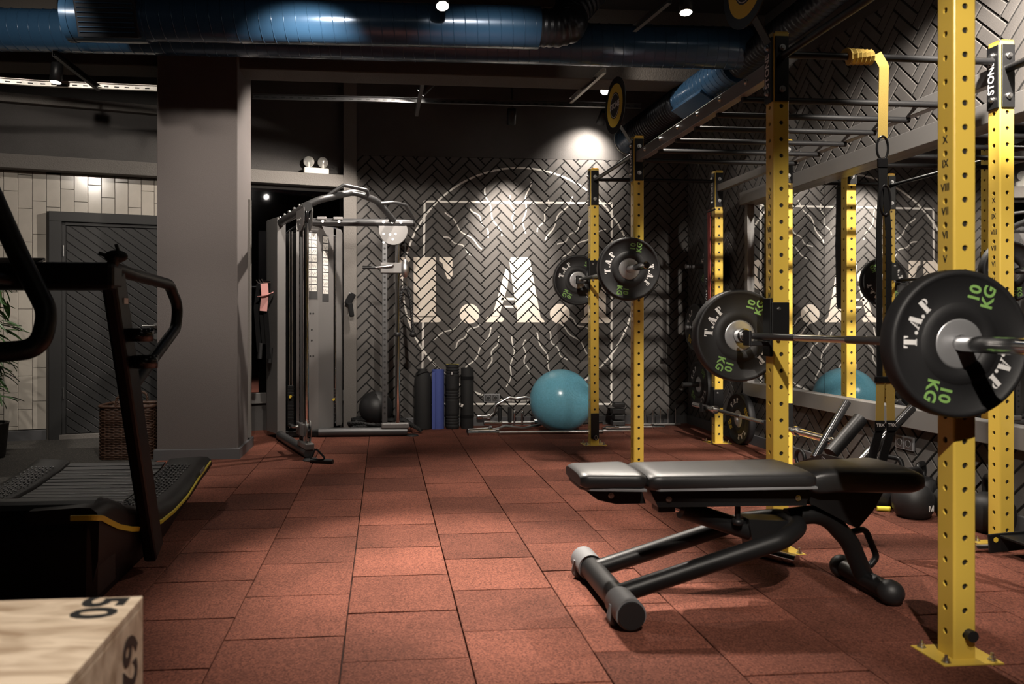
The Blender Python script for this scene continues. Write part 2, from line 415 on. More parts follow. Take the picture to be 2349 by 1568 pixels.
# ---- painted mural: letters and line work lie on the brick faces only
def wl(px, py): p = at_Y(px, py, BY); return (p.x, p.z)
def c5(x, y): return (780 + x / 2.936, 480 + y / 2.936)
BRH = []
for q in bricks:
    xs = [p[0] for p in q]; ys = [p[1] for p in q]; BRH.append((min(xs), max(xs), min(ys), max(ys), poly_hs(q)))
def paint(name, polys, m, lift):
    out = B()
    for p in polys:
        xs = [a[0] for a in p]; ys = [a[1] for a in p]; bx = (min(xs), max(xs), min(ys), max(ys))
        for x_0, x_1, y_0, y_1, hs in BRH:
            if bx[1] < x_0 or bx[0] > x_1 or bx[3] < y_0 or bx[2] > y_1: continue
            q = clip(list(p), hs)
            if len(q) >= 3 and area(q) > 1e-6:
                s = sum(q[i - 1][0] * q[i][1] - q[i][0] * q[i - 1][1] for i in range(len(q)))
                if s < 0: q = q[::-1]
                out.add([(a[0], BY - lift, a[1]) for a in q], [tuple(range(len(q)))])
    return tag(out.build(name, m, wb), kind='stuff') if out.v else None
def disc2(cx, cy, r, n=28): return [(cx + r * cos(2 * pi * k / n), cy + r * sin(2 * pi * k / n)) for k in range(n)]
# letter shapes, drawn once in the frame's pixels (convex pieces) and reused on the plates
GT = [[(495, 322), (645, 322), (645, 725), (495, 725)],
      [(668, 322), (757, 322), (757, 395), (690, 362), (668, 348)], [(690, 362), (757, 395), (757, 445), (740, 470), (722, 466), (708, 430)],
      [(472, 322), (383, 322), (383, 395), (450, 362), (472, 348)], [(450, 362), (383, 395), (383, 445), (400, 470), (418, 466), (432, 430)],
      [(455, 760), (460, 735), (485, 720), (655, 720), (680, 735), (676, 755), (660, 760)]]
GA = [[(1152, 322), (1276, 322), (1350, 722), (1192, 722), (1140, 350)], [(1192, 722), (1350, 722), (1378, 752), (1375, 760), (1190, 760)],
      [(1118, 392), (1140, 430), (1128, 520), (1070, 722), (1024, 722)], [(978, 745), (995, 722), (1085, 718), (1106, 738), (1092, 758), (985, 760)],
      [(1088, 594), (1172, 594), (1174, 611), (1083, 611)], [(1104, 648), (1186, 648), (1188, 662), (1100, 662)]]
GP = [[(1645, 322), (1790, 322), (1790, 725), (1645, 725)], [(1615, 745), (1640, 722), (1800, 722), (1828, 742), (1822, 764), (1620, 764)]]
for k in range(10):
    t0, t1 = -pi / 2 + pi * k / 10, -pi / 2 + pi * (k + 1) / 10; cx, cy = 1812, 432
    GP.append([(cx + 110 * cos(t0), cy + 110 * sin(t0)), (cx + 110 * cos(t1), cy + 110 * sin(t1)), (cx + 42 * cos(t1), cy + 82 * sin(t1)), (cx + 42 * cos(t0), cy + 82 * sin(t0))])
for nm, g in (('letter_t', GT), ('letter_a', GA), ('letter_p', GP)):
    paint('mural_' + nm, [[wl(*c5(*p)) for p in q] for q in g], 'mural_paint', .0016)
for cx in (872, 1480): paint('mural_full_stop', [[wl(*c5(*p)) for p in disc2(cx, 702, 67)]], 'mural_paint', .0016)
def stroke(pts, wd):
    pts = [wl(*p) for p in pts]; out = []
    for i in range(len(pts) - 1):
        (xa, ya), (xb, yb) = pts[i], pts[i + 1]; l = math.hypot(xb - xa, yb - ya)
        if l < 1e-6: continue
        nx, ny = -(yb - ya) / l * wd / 2, (xb - xa) / l * wd / 2; ex, ey = (xb - xa) / l * wd * .2, (yb - ya) / l * wd * .2
        out.append([(xa + nx - ex, ya + ny - ey), (xa - nx - ex, ya - ny - ey), (xb - nx + ex, yb - ny + ey), (xb + nx + ex, yb + ny + ey)])
    return out
paint('mural_ring', stroke([(1190 + 266 * cos(2 * pi * k / 96), 652 + 267 * sin(2 * pi * k / 96)) for k in range(97)], .019), 'mural_line', .0011)
paint('mural_frame', stroke([(974, 462), (1403, 466), (1402, 926), (968, 926), (974, 462)], .021), 'mural_line', .0012)
def wavy(a, b, bow, amp, nw, ph, n=26):
    out = []; dx, dy = b[0] - a[0], b[1] - a[1]; l = math.hypot(dx, dy); nx, ny = -dy / l, dx / l
    for k in range(n + 1):
        s = k / n; d = bow * sin(pi * s) + amp * sin(2 * pi * nw * s + ph); out.append((a[0] + dx * s + nx * d, a[1] + dy * s + ny * d))
    return out
# plain generic sunburst of wavy rays in place of the wall's drawing
rb = []
for k in range(28):
    t_ = 2 * pi * (k + .5) / 28; r0, r1 = (118, 236) if k % 2 else (128, 205)
    if abs(sin(t_)) < .5: continue
    p0, p1 = (1190 + r0 * cos(t_), 652 + r0 * sin(t_)), (1190 + r1 * cos(t_), 652 + r1 * sin(t_))
    rb += stroke(wavy(p0, p1, 5 * (-1) ** k, 3, 2, k), .013)
paint('mural_ribbons', rb, 'mural_line', .0009)
# ---- side wall on the rig side, with long mirror
wr = struct('wall_right', B().box((RX + PR + .09, 4.6, CEIL / 2), (.18, 6.6, CEIL)), 'mortar', 'herringbone brick side wall behind the rig')
b = B().box((RX + PR / 2, 4.6, (3.1 + CEIL) / 2), (PR + .002, 6.4, CEIL - 3.1)); b.build('plaster', 'plaster', wr)
MY0, MY1, MZ0, MZ1 = 1.9, 6.44, .44, 2.20
herring(wr, (RX + PR, 0, 0), (0, -1, 0), (0, 0, 1), (-1, 0, 0), -BY, -1.7, .09, 3.1, [(-MY1 + .1, -MY0, MZ0 + .12, MZ1 - .12)], 300,
        lambda c: abs(-c[0] - 4.3) + .8 * min(abs(c[1] - 2.5), abs(c[1] - .3)), (.02, .05))
struct('baseboard_right', B().box((RX - .004, 4.6, .047), (.022, 6.4, .094), .004), 'skirting')
mr = thing('wall_mirror', 'long mirror in a grey frame on the side wall behind the yellow rig', 'mirror', (RX, 4.2, MZ0))
nm = 4; sw = (MY1 - MY0 - .08) / nm
for k in range(nm):
    ya = MY1 - .05 - (k + 1) * sw
    B().box((RX - .006, ya + sw / 2, (MZ0 + MZ1) / 2), (.008, sw - .003, MZ1 - MZ0 - .1)).build('pane', 'mirror_glass', mr)
for nmn, c, d in (('bottom_rail', (RX - .03, (MY0 + MY1) / 2, .49), (.06, MY1 - MY0, .115)), ('top_rail', (RX - .045, (MY0 + MY1) / 2, 2.15), (.09, MY1 - MY0, .11)), ('side_rail', (RX - .02, MY1 - .025, 1.32), (.045, .055, 1.56))):
    B().box(c, d, .004).build(nmn, 'frame_grey', mr)
# ---- angled left wall: glazed tiles, door, ledge, dark mirror
A0 = V((-2.925, 7.27, 0)); TH = radians(14); WU = V((cos(TH), sin(TH), 0)); WN = V((sin(TH), -cos(TH), 0)); ZU = V((0, 0, 1))
RW = M(((WU.x, WN.x, 0), (WU.y, WN.y, 0), (0, 0, 1)))     # columns: along wall, out of wall, up
def wp(s, n, z): return A0 + WU * s + WN * n + ZU * z
def wbox(bb, s0, s1, n0, n1, z0, z1, bev=0): return bb.box(wp((s0 + s1) / 2, (n0 + n1) / 2, (z0 + z1) / 2), (s1 - s0, n1 - n0, z1 - z0), bev, R=RW)
LZ0, LZ1 = 2.43, 2.555
wlft = struct('wall_left', wbox(B(), -1.9, 2.75, -.2, -.012, 0, CEIL), 'tile_grout', 'angled wall with cream glazed tiles, door and ledge')
wbox(B(), -1.9, 2.75, -.012, .02, LZ1 - .02, CEIL).build('plaster', 'plaster', wlft)
wbox(B(), 1.12, 2.75, -.012, .02, 0, LZ0 + .02).build('plaster', 'plaster', wlft)
tw, tl = .114, .302
offs = [0, .17, .06, .22, .11, .26, .03, .19, .08, .24, .13, .28, .05]
tile_me = {}
for i in range(-10, 11):
    s0 = -.13 + i * tw
    if s0 + tw > 1.12: continue
    z = -.3 + offs[i % 13]
    while z < LZ0:
        za, zb = max(z, .1), min(z + tl, LZ0)
        if s0 > -.14 and zb > 0 and s0 < 1.0: za = max(za, 2.075)
        if zb - za > .02:
            key = round(zb - za, 3)
            if key not in tile_me: tile_me[key] = B().prism([(-tw / 2 + .002, 0, -key / 2 + .002), (tw / 2 - .002, 0, -key / 2 + .002), (tw / 2 - .002, 0, key / 2 - .002), (-tw / 2 + .002, 0, key / 2 - .002)], (0, -1, 0), .012, .002).mesh('glazed_tile')
            o = obj('glazed_tile', tile_me[key], 'tile_glaze', wlft, True); o.location = wp(s0 + tw / 2, -.012, (za + zb) / 2)
            o.rotation_euler = (random.uniform(-.006, .006), 0, TH + random.uniform(-.008, .008))
        z += tl
struct('baseboard_left', wbox(B(), -1.9, -.13, -.012, .018, 0, .095, .003), 'skirting')
struct('trim_2', wbox(B(), -1.9, 2.75, -.012, .13, LZ0, LZ1, .006), 'plaster_rough', 'plaster ledge running along the angled wall')
struct('trim_3', wbox(B(), -1.9, 1.4, .0, .10, 3.02, 3.10, .006), 'plaster_rough')
dr = tag(wbox(B(), 0, .88, -.012, .004, .045, 1.985).build('door_1', 'door_paint'), 'dark grey door with diagonal boards', None, None, 'structure')
for nmn, a in (('door_jamb', (-.105, 0, -.012, .045, 0, 2.075)), ('door_jamb', (.88, .985, -.012, .045, 0, 2.075)), ('door_head', (-.105, .985, -.012, .047, 1.985, 2.075))): wbox(B(), *a, .004).build(nmn, 'door_paint', dr)
for nmn, a in (('door_stop', (0, .03, .004, .024, .045, 1.985)), ('door_stop', (0, .88, .004, .024, 1.955, 1.985))): wbox(B(), *a, .002).build(nmn, 'door_paint', dr)
tag(wbox(B(), -.02, .9, -.012, .05, 0, .045, .004).build('threshold', 'plaster_rough', dr), 'pale worn door threshold')
pk = .064
for k in range(-10, 48):
    c0 = k * pk
    hs = [(1, 1, (c0 + pk - .007) * 1.41421), (-1, -1, -c0 * 1.41421)]
    # boards fall to the right
    q = clip([(.034, .05), (.875, .05), (.875, 1.95), (.034, 1.95)], [(.75, 1, (c0 + pk - .007) * 1.25), (-.75, -1, -c0 * 1.25)])
    if len(q) >= 3 and area(q) > 1e-3: B().prism([wp(p[0], .004, p[1]) for p in q], WN, .011, .003).build('door_board', 'door_paint', dr)
for z in (.42, 1.72):
    B().cyl(wp(.012, .03, z - .05), wp(.012, .03, z + .05), .006, n=10).build('hinge', 'steel', dr)
h = B(); h.cyl(wp(.80, .004, 1.035), wp(.80, .03, 1.035), .026); h.cyl(wp(.80, .03, 1.035), wp(.80, .055, 1.035), .009); h.build('handle_rose', 'steel', dr)
B().tube(fillet([wp(.80, .03, 1.035), wp(.80, .058, 1.035), wp(.68, .06, 1.035)], .012), .0085).build('door_handle', 'steel', dr)
B().cyl(wp(.80, .004, .935), wp(.80, .028, .935), .028).build('lock', 'steel', dr)
mk = thing('alcove_mirror', 'dark framed mirror in the alcove behind the cable machine', 'mirror', tuple(wp(2.1, 0, .3)))
wbox(B(), 1.5, 2.68, .02, .026, .38, LZ0 - .04).build('pane', 'mirror_tinted', mk)
wbox(B(), 1.46, 2.7, .02, .06, .27, .375, .004).build('bottom_rail', 'frame_grey', mk)
wbox(B(), 1.46, 1.5, .02, .05, .375, LZ0 - .04, .003).build('side_rail', 'black_powder', mk)
# ---- pillar
CX0, CX1, CY0, CY1 = -1.746, -1.135, 6.08, 6.69
pc = struct('wall_pillar', B().box(((CX0 + CX1) / 2, (CY0 + CY1) / 2, CEIL / 2), (CX1 - CX0, CY1 - CY0, CEIL), .008), 'pillar_paint', 'square grey plastered pillar')
b = B().box(((CX0 + CX1) / 2, (CY0 + CY1) / 2, .043), (CX1 - CX0 + .04, CY1 - CY0 + .04, .086), .004); struct('baseboard_pillar', b, 'skirting')
struct('trim_4', B().box((CX1 + .012, CY1 - .14, 1.1), (.025, .045, 2.0), .003), 'plaster_rough')
# ---- ceiling, beams, unseen end of the room
struct('ceiling', B().box((-.6, 3.7, CEIL + .05), (9, 9.6, .1)), 'ceiling_black', 'black painted ceiling')
struct('trim_5', B().box((-.3, 6.30, 3.41), (7.0, .29, .68), .01), 'beam_concrete', 'rough concrete ceiling beam above the pillar')
struct('wall_front', B().box((-.6, -1.05, CEIL / 2), (9, .1, CEIL)), 'plaster')
struct('wall_far_left', B().box((-4.85, 3.0, CEIL / 2), (.1, 9, CEIL)), 'plaster')
struct('wall_near_right', B().box((RX + .1, .2, CEIL / 2), (.2, 2.6, CEIL)), 'plaster')
# ================================================================ CEILING SERVICES
# ---- spotlights; the added fill lamps get the same fixture
def spot_fixture():
    r = thing('track_spotlight', 'x', 'spotlight')
    B().lathe([(0, .145), (.038, .145), (.0425, .138), (.0425, .0), (.0385, 0), (.038, .003), (0, .003)], 28).build('housing', 'black_powder', r)
    B().lathe([(.0375, .001), (0, .001)], 28).build('lens', 'lamp_face', r)
    B().box((0, 0, .16), (.012, .012, .05)).build('knuckle', 'black_powder', r)
    return r
sp0 = spot_fixture(); fixtures = [sp0] + [copy_tree(sp0) for _ in LAMPS[1:]]
for i, (p, a, wt, cone, bl, lab) in enumerate(LAMPS):
    s = fixtures[i]
    d = (V(a) - V(p)).normalized()
    s.matrix_basis = M.Translation(V(p)) @ d.to_track_quat('-Z', 'Y').to_matrix().to_4x4() 
    tag(s, lab, 'spotlight', 'track spotlights under the ceiling')
    top = V(p) - d * .18
    st = B().cyl(top, (top.x, top.y, CEIL), .007, n=8); st.build('drop_rod', 'black_powder', s)
# ---- ducts
def spiral_duct(name, label, pts, r, m, pitch=.075, flex=False, ends=True):
    pts = [V(p) for p in pts]; L = [0]
    for i in range(1, len(pts)): L.append(L[-1] + (pts[i] - pts[i - 1]).length)
    def at(s):
        for i in range(1, len(pts)):
            if s <= L[i] or i == len(pts) - 1:
                t = (s - L[i - 1]) / max(1e-6, L[i] - L[i - 1]); return pts[i - 1].lerp(pts[i], t)
    d = thing(name, label, 'duct', tuple(pts[0]))
    if flex:
        n = max(8, int(L[-1] / (pitch / 4))); P = [at(L[-1] * k / n) for k in range(n + 1)]
        bb = B(); bb.tube(P, lambda s: r * (1 + .035 * cos(2 * pi * s * L[-1] / pitch)), 36); bb.build('flexible_hose', m, d)
    else:
        B().tube(pts, r, 40).build('pipe', m, d)
        n = int(L[-1] / pitch); P = []; k = 0; seam = B(); sp = []
        for q in range(n * 18 + 1):
            s = L[-1] * q / (n * 18); p = at(s); e = at(min(L[-1], s + .01)) - at(max(0, s - .01)); x, y = basis(e); t = 2 * pi * q / 18
            sp.append(p + (x * cos(t) + y * sin(t)) * (r + .001))
        seam.tube(sp, .0035, 5); seam.build('spiral_seam', m, d)
    return d
d1a, d1b = at_Z(165, 40, 4.75), at_Z(1235, 64, 4.95)
d1 = spiral_duct('spiral_duct', 'shiny blue spiral duct with louvred grille hanging in front of the other ducts', [d1a, d1b], .133, 'blue_metal')
ax = (d1b - d1a).normalized(); xx, yy = basis(ax)
B().cyl(d1a - ax * .02, d1a + ax * .02, .15, n=40).build('end_flange', 'blue_metal', d1)
B().cyl(d1a + ax * .02, d1a + ax * .46, .146, n=40).build('grille_collar', 'blue_metal', d1)
gc = d1a + ax * .26; out = (V((0, 0, CAMH)) - gc); out = (out - ax * out.dot(ax)).normalized(); upv = ax.cross(out).normalized()
if upv.z < 0: upv = -upv
Rg = M((ax, out, upv)).transposed()
g = B().box(gc + out * .128, (.36, .06, .22), .004, R=Rg); g = g.build('grille_box', 'duct_black', d1)
for k in range(7):
    c = gc + out * .158 + upv * (-.082 + k * .0275)
    B().box(c, (.33, .022, .006), .001, R=Rg @ M.Rotation(radians(28), 3, 'X')).build('louvre', 'blue_metal', d1)
elb = [d1b, d1b + ax * .12, d1b + ax * .22 + V((0, .0, .03)), at_Z(1300, 40, 5.0), at_Z(1370, -40, 5.1), at_Z(1420, -110, 5.2)]
spiral_duct('flexible_duct', 'dark ribbed flexible hose rising from the elbow of the blue duct', fillet(elb, .12, 8), .118, 'duct_black', .04, True)
d2a, d2b = at_Z(-380, 58, 5.55), at_Z(1715, 112, 5.62)
d2 = spiral_duct('spiral_duct', 'long blue spiral duct running just in front of the pillar top', [d2a, d2b], .149, 'blue_metal')
B().cyl(d2b - V((.02, 0, 0)), d2b + V((.02, 0, 0)), .158, n=40).build('end_flange', 'duct_black', d2)
e1, e2, e3, e4 = at_Z(1437, 324, 7.45), at_Z(1500, 278, 7.0), at_Z(1568, 232, 6.55), at_Z(1690, 150, 5.85)
d3 = spiral_duct('outlet_duct', 'blue duct outlet with ribbed hose pointing at the far wall beside the round sign', [e3, e4], .135, 'blue_metal', .05)
B().tube([e1.lerp(e3, k / 120) for k in range(30, 121)], lambda s: .138 * (1 + .04 * cos(2 * pi * s * 22)), 36).build('flexible_hose', 'duct_black', d3)
B().tube([e1.lerp(e3, k / 60) for k in range(16)], lambda s: .139 * (1 + .02 * cos(2 * pi * s * 6)), 36, caps=False).build('outlet_collar', 'blue_metal', d3)
for k, t in ((0, .02),):
    q = e1.lerp(e3, t); dd = (e1 - e3).normalized(); B().cyl(q, q + dd * .012, .143, n=40).build('outlet_rim', 'galvanised', d3)
gx = (e4 - e3).normalized(); q = e3.lerp(e4, .3); gn = (V((0, 0, -.9)) + V((-.5, 0, 0))).normalized(); gn = (gn - gx * gn.dot(gx)).normalized(); gy = gx.cross(gn)
B().box(q + gn * .125, (.42, .06, .13), .004, R=M((gx, gn, gy)).transposed()).build('grille_box', 'blue_metal', d3)
f2 = [at_Z(1700, 150, 5.75), at_Z(1770, 90, 5.3), at_Z(1850, 30, 4.9), at_Z(1960, -60, 4.5)]
spiral_duct('flexible_duct', 'dark ribbed flexible hose behind the top of the tall yellow upright', fillet(f2, .3, 6), .10, 'duct_black', .04, True)
# ---- slotted channels of the lighting grid
def channel(label, a, b, m, slots=True, w_=.041):
    a, b = V(a), V(b); d = b - a; L = d.length; d.normalize(); t = thing('slotted_channel', label, 'rail', tuple(a), 'slotted ceiling channels')
    sd = d.cross(ZU).normalized(); u_ = sd.cross(d); R = M((d, sd, u_)).transposed()
    bb = B(); c = (a + b) / 2
    bb.box(c, (L, .003, w_), R=R)
    bb.box(c + u_ * (w_ / 2) + sd * .014, (L, .028, .003), R=R); bb.box(c - u_ * (w_ / 2) + sd * .014, (L, .028, .003), R=R)
    bb.build('web', m, t)
    if slots:
        n = int(L / .075)
        for sgn in (-1, 1):
            sl = B()
            for k in range(n): sl.box(a + d * (.04 + k * .075) + sd * sgn * .0018, (.034, .0014, .009), R=R)
            tag(sl.build('slots', 'print_shade_black', t), kind='stuff')
    return t
channel('pale slotted channel carrying the spotlight left of the pillar', at_Z(85, 192, 5.86), at_Z(363, 204, 6.1), 'galvanised')
channel('pale slotted channel bending off towards the plant corner', at_Z(-190, 172, 5.5), at_Z(85, 192, 5.86), 'galvanised')
channel('dark slotted channel with a bright lower edge along the far wall', at_Z(580, 222, 6.75), at_Z(1470, 244, 6.85), 'gunmetal')
channel('dark diagonal drop rail above the left spotlight', at_Z(120, 122, 5.2), at_Z(222, 202, 5.95), 'black_powder')
channel('dark drop rail reaching the spotlight before the mural', at_Z(975, 142, 6.2), at_Z(952, 262, 6.9), 'gunmetal', False)
channel('pale drop rail slanting beside the glaring spotlight', at_Z(1312, 232, 6.8), at_Z(1390, 162, 6.1), 'galvanised')
channel('dark drop rail slanting above the duct elbow', at_Z(1460, 66, 4.9), at_Z(1540, 0, 4.5), 'gunmetal', False)
# ================================================================ POWER RIG
PW, PH = .075, 2.40
FX, KX = 1.825, 2.945
YS = [2.285, 3.40, 5.37, 6.52]
rig = thing('power_rig', 'large yellow and black training rig with numbered perforated uprights', 'rig', (2.38, 4.4, 0))
def post_mesh():
    bb = B(); h = PW / 2; sp = .0762; n = int((PH - .03) / sp); z0 = .045; rr = .0098; c = .007
    for q in range(4):
        R = M.Rotation(q * pi / 2, 3, 'Z')
        hw = h - c
        for k in range(n):
            za = z0 + k * sp; zc = za + sp / 2; o = []; i_ = []; j_ = []; hh = sp / 2
            rim = [(hw, 0), (hw, hh / 2), (hw, hh), (hw / 2, hh), (0, hh), (-hw / 2, hh), (-hw, hh), (-hw, hh / 2), (-hw, 0), (-hw, -hh / 2), (-hw, -hh), (-hw / 2, -hh), (0, -hh), (hw / 2, -hh), (hw, -hh), (hw, -hh / 2)]; N = 16
            for dx, dz in rim:
                t = atan2(dz, dx)
                o.append(R @ V((dx, -h, zc + dz))); i_.append(R @ V((rr * cos(t), -h, zc + rr * sin(t)))); j_.append(R @ V((rr * cos(t), -h + .006, zc + rr * sin(t))))
            fs = [(s, (s + 1) % N, N + (s + 1) % N, N + s) for s in range(N)] + [(N + s, N + (s + 1) % N, 2 * N + (s + 1) % N, 2 * N + s) for s in range(N)]
            bb.add(o + i_ + j_, fs)
        for za, zb in ((0, z0), (z0 + n * sp, PH)):
            bb.add([R @ V(p) for p in ((-hw, -h, za), (hw, -h, za), (hw, -h, zb), (-hw, -h, zb))], [(0, 1, 2, 3)])
        cr = [];
        for s in range(5):
            t = -pi / 2 + s * pi / 8; cr.append((hw + c * cos(t), -hw + c * sin(t)))
        for s in range(4): bb.add([R @ V((cr[s][0], cr[s][1], 0)), R @ V((cr[s + 1][0], cr[s + 1][1], 0)), R @ V((cr[s + 1][0], cr[s + 1][1], PH)), R @ V((cr[s][0], cr[s][1], PH))], [(0, 1, 2, 3)], True)
        bb.add([R @ V(p) for p in ((-h, -h, PH), (h, -h, PH), (0, 0, PH))], [(0, 1, 2)])
    return bb.mesh('upright')
pm = post_mesh(); core_me = B().box((0, 0, PH / 2), (PW - .014, PW - .014, PH - .02)).mesh('shade_core')  # black filler stands for the shade inside the hollow post, behind its holes
bpm = B().prism([(-.1, -.075, 0), (.1, -.075, 0), (.1, .075, 0), (-.1, .075, 0)], (0, 0, 1), .008, .001).mesh('base_plate')
bolt_b = B(); bolt_b.cyl((0, 0, .008), (0, 0, .012), .013, n=14); bolt_b.cyl((0, 0, .012), (0, 0, .021), .009, n=6); bolt_b.cyl((0, 0, .021), (0, 0, .032), .005, n=8); abm = bolt_b.mesh('anchor_bolt')
hb = B(); hb.cyl((0, 0, 0), (0, -.005, 0), .015, n=16); hb.cyl((0, -.005, 0), (0, -.014, 0), .0105, .009, n=14); hbm = hb.mesh('bolt_head')
ROM = ['X', 'IX', 'VIII', 'VII', 'VI', 'V', 'IV', 'III']
num = []
for k, r_ in enumerate(ROM):
    me = text_mesh(r_, .034, .0006, .0004, .8); me.transform(frame((-PW / 2 - .0003, 0, .045 + .0762 * (21.5 - k) - .033), (0, -1, 0), (0, 0, 1))); num.append(me)
bmn = bmesh.new()
for me in num: bmn.from_mesh(me)
num_me = bpy.data.meshes.new('numerals'); bmn.to_mesh(num_me); bmn.free()
def bracket(parent, x, y, side, z0=2.085, z1=2.385):
    """black gusset plate: side 'f' on the -Y face, 'l' on the -X face"""
    zc, hz = (z0 + z1) / 2, (z1 - z0)
    if side == 'f':
        B().box((x, y - PW / 2 - .004, zc), (.066, .008, hz), .003).build('bracket_plate', 'black_powder', parent)
        for z in (z0 + .055, z1 - .055):
            o = obj('bolt_head', hbm, 'steel', parent, True); o.location = V((x, y - PW / 2 - .008, z)) - V(rig.location) - V((0, 0, 0)); o.matrix_parent_inverse = M.Identity(4)
    else:
        pl = B().box((x - PW / 2 - .004, y, zc), (.008, .07, hz), .003).build('bracket_plate', 'black_powder', parent)
        letter('STONE', .050, 'print_white', frame((x - PW / 2 - .0084, y + .006, zc), (0, 0, 1), (0, 1, 0)), pl, ext=.0003, off=.001)
        for z in (z0 + .045, z1 - .045):
            o = obj('bolt_head', hbm, 'steel', parent, True); o.location = V((x - PW / 2 - .008, y, z)) - V(rig.location); o.rotation_euler.z = -pi / 2; o.matrix_parent_inverse = M.Identity(4)
for X in (FX, KX):
    for i, Y in enumerate(YS):
        u_ = obj('upright', pm, 'yellow_powder', rig, True); u_.location = V((X, Y, 0)) - V(rig.location)
        o = obj('base_plate', bpm, 'yellow_powder', u_, True)
        for sx in (-1, 1):
            for sy in (-1, 1): o = obj('anchor_bolt', abm, 'steel', u_, True); o.location = (sx * .077, sy * .055, 0)
        tag(obj('numerals', num_me, 'print_shade_black', u_, True), kind='stuff')
        obj('shade_core', core_me, 'print_shade_black', u_, True)
        if not (X == FX and i == 0): bracket(rig, X, Y, 'f'); bracket(rig, X, Y, 'l')
u0 = V((FX + .012, YS[0] - PW / 2, .085))
B().cyl(u0, u0 - V((0, .02, 0)), .018).build('knob', 'black_rubber', rig)
# beams along the depth (perforated channel), monkey bars across
for X in (FX, KX):
    for ya, yb in ((YS[1], YS[2]),):
        bm_ = B().box((X, (ya + yb) / 2, 2.255), (.05, yb - ya - PW, .075), .003).build('beam', 'beam_steel', rig)
        for k in range(6):
            o = obj('bolt_head', hbm, 'steel', bm_, True); o.location = V((X - .026, ya + .25 + k * .295, 2.262)); o.rotation_euler.z = -pi / 2
            o.matrix_parent_inverse = (M.Translation(V(rig.location)) @ bm_.matrix_parent_inverse).inverted()
bm_ = B().box((KX, (YS[2] + YS[3]) / 2, 2.25), (.045, YS[3] - YS[2] - PW, .06), .003).build('beam', 'beam_steel', rig)
B().tube([(FX, YS[2] - .0, 2.3), (FX, YS[3], 2.3)], .016).build('pull_up_bar', 'black_powder', rig)
B().tube([(FX, YS[0], 2.29), (FX, YS[1], 2.29)], .017).build('pull_up_bar', 'black_powder', rig)
B().tube([(KX, YS[0], 2.27), (KX, YS[1], 2.27)], .02).build('pull_up_bar', 'black_powder', rig)
for k in range(6):
    y = 3.75 + k * .295
    if y < YS[2] - .1: B().tube([(FX + .0, y, 2.207), (KX - .0, y, 2.207)], .0165).build('monkey_bar', 'black_powder', rig)
for y in (YS[1], YS[3], YS[2], YS[0]):
    B().tube([(FX, y, 2.315), (KX, y, 2.315)], .0165).build('cross_bar', 'black_powder', rig)
# round signs on plates above the front row
for Y in (YS[1], YS[2]):
    c = V((1.645, Y - .065, 2.61))
    sg = B(); nrm = V((-1, -.06, 0)).normalized(); sg.cyl(c, c + nrm * .006, .198, n=48); sg = sg.build('disc_sign', 'black_powder', rig)
    tag(sg, 'round black sign with a yellow ring')
    B().cyl(c + nrm * .006, c + nrm * .0068, .152, n=48).build('sign_ring', 'print_yellow', sg)
    B().cyl(c + nrm * .0068, c + nrm * .0074, .092, n=40).build('sign_centre', 'print_shade_black', sg)
    sd = ZU.cross(nrm).normalized()
    letter('STONE', .058, 'print_white', frame(c + nrm * .0078, sd, ZU), sg, off=.0015, ext=.0003)
    rg = B(); rg.tube([c + nrm * .0076 + sd * .082 * cos(t) + ZU * .082 * sin(t) for t in [2 * pi * k / 40 for k in range(40)]], .0018, 5, closed=True); rg.build('sign_rim_line', 'print_white', sg)
    ab = B(); p0, p1 = V((1.785, Y, 2.36)), c + V((.03, .02, -.12)); dd = (p1 - p0); R = M((dd.normalized().cross(V((0, 1, 0))).normalized(), V((0, 1, 0)), dd.normalized())).transposed()
    ab.box((p0 + p1) / 2, (.006, .055, dd.length + .06), .002, R=R); ab.build('sign_arm', 'black_powder', rig)
# band-storage straps and low hooks on the wall side
for X, Y, z in ((KX, YS[2], .30), (KX, YS[3], .40), (KX, YS[3], 1.25)):
    B().box((X - .004, Y - .004, z), (PW + .014, PW + .014, .05), .003).build('pin_strap', 'black_powder', rig)
b = B(); b.box((FX + .0, YS[3] - .045, .17), (.07, .02, .22), .004); b.cyl((FX, YS[3] - .055, .07), (FX, YS[3] - .075, .07), .022); b.build('anchor_bracket', 'black_powder', rig)
B().tube([(FX + .012 * cos(t), YS[3] - .078, .075 + .018 * sin(t)) for t in [2 * pi * k / 16 for k in range(16)]], .0025, 6, closed=True).build('pull_ring', 'steel', rig)
# ---- J cups
def jcup():
    r = thing('j_cup', 'x', 'bar hook')
    b = B(); b.box((-.046, 0, .045), (.014, .07, .27), .004); b.box((-.01, -.045, .08), (.085, .012, .16), .004); b.build('back_plate', 'black_powder', r, True)
    b = B(); b.box((-.093, 0, -.03), (.10, .062, .022), .004); b.box((-.145, 0, -.005), (.014, .062, .07), .004); b.build('hook', 'black_rubber', r, True)
    for z in (-.01, .13):
        o = obj('bolt_head', hbm, 'steel', r, True); o.location = (-.02, -.052, z); o.scale = (.6, .6, .6)
    return r
j0 = jcup()
for i, (X, Y, z, lab) in enumerate(((FX, YS[0], 1.0, 'black bar hook on the nearest yellow upright, holding the barbell over the bench'), (FX, YS[1], 1.0, 'black bar hook on the upright behind the bench, beside a green-lettered plate'),
        (FX, YS[2], 1.445, 'black bar hook on the upright behind the far barbell plate'), (FX, YS[3], 1.445, 'black bar hook on the upright nearest the exercise ball'),
        (KX, YS[2], .318, 'low black bar hook under the empty barbell, on the upright with the strap'), (KX, YS[3], .318, 'low black bar hook under the empty barbell near the stored plates'))):
    o = j0 if i == 0 else copy_tree(j0); o.location = (X, Y, z); o.scale = (1, -1 if i in (0, 2) else 1, 1); tag(o, lab, 'bar hook', 'bar hooks on the rig')
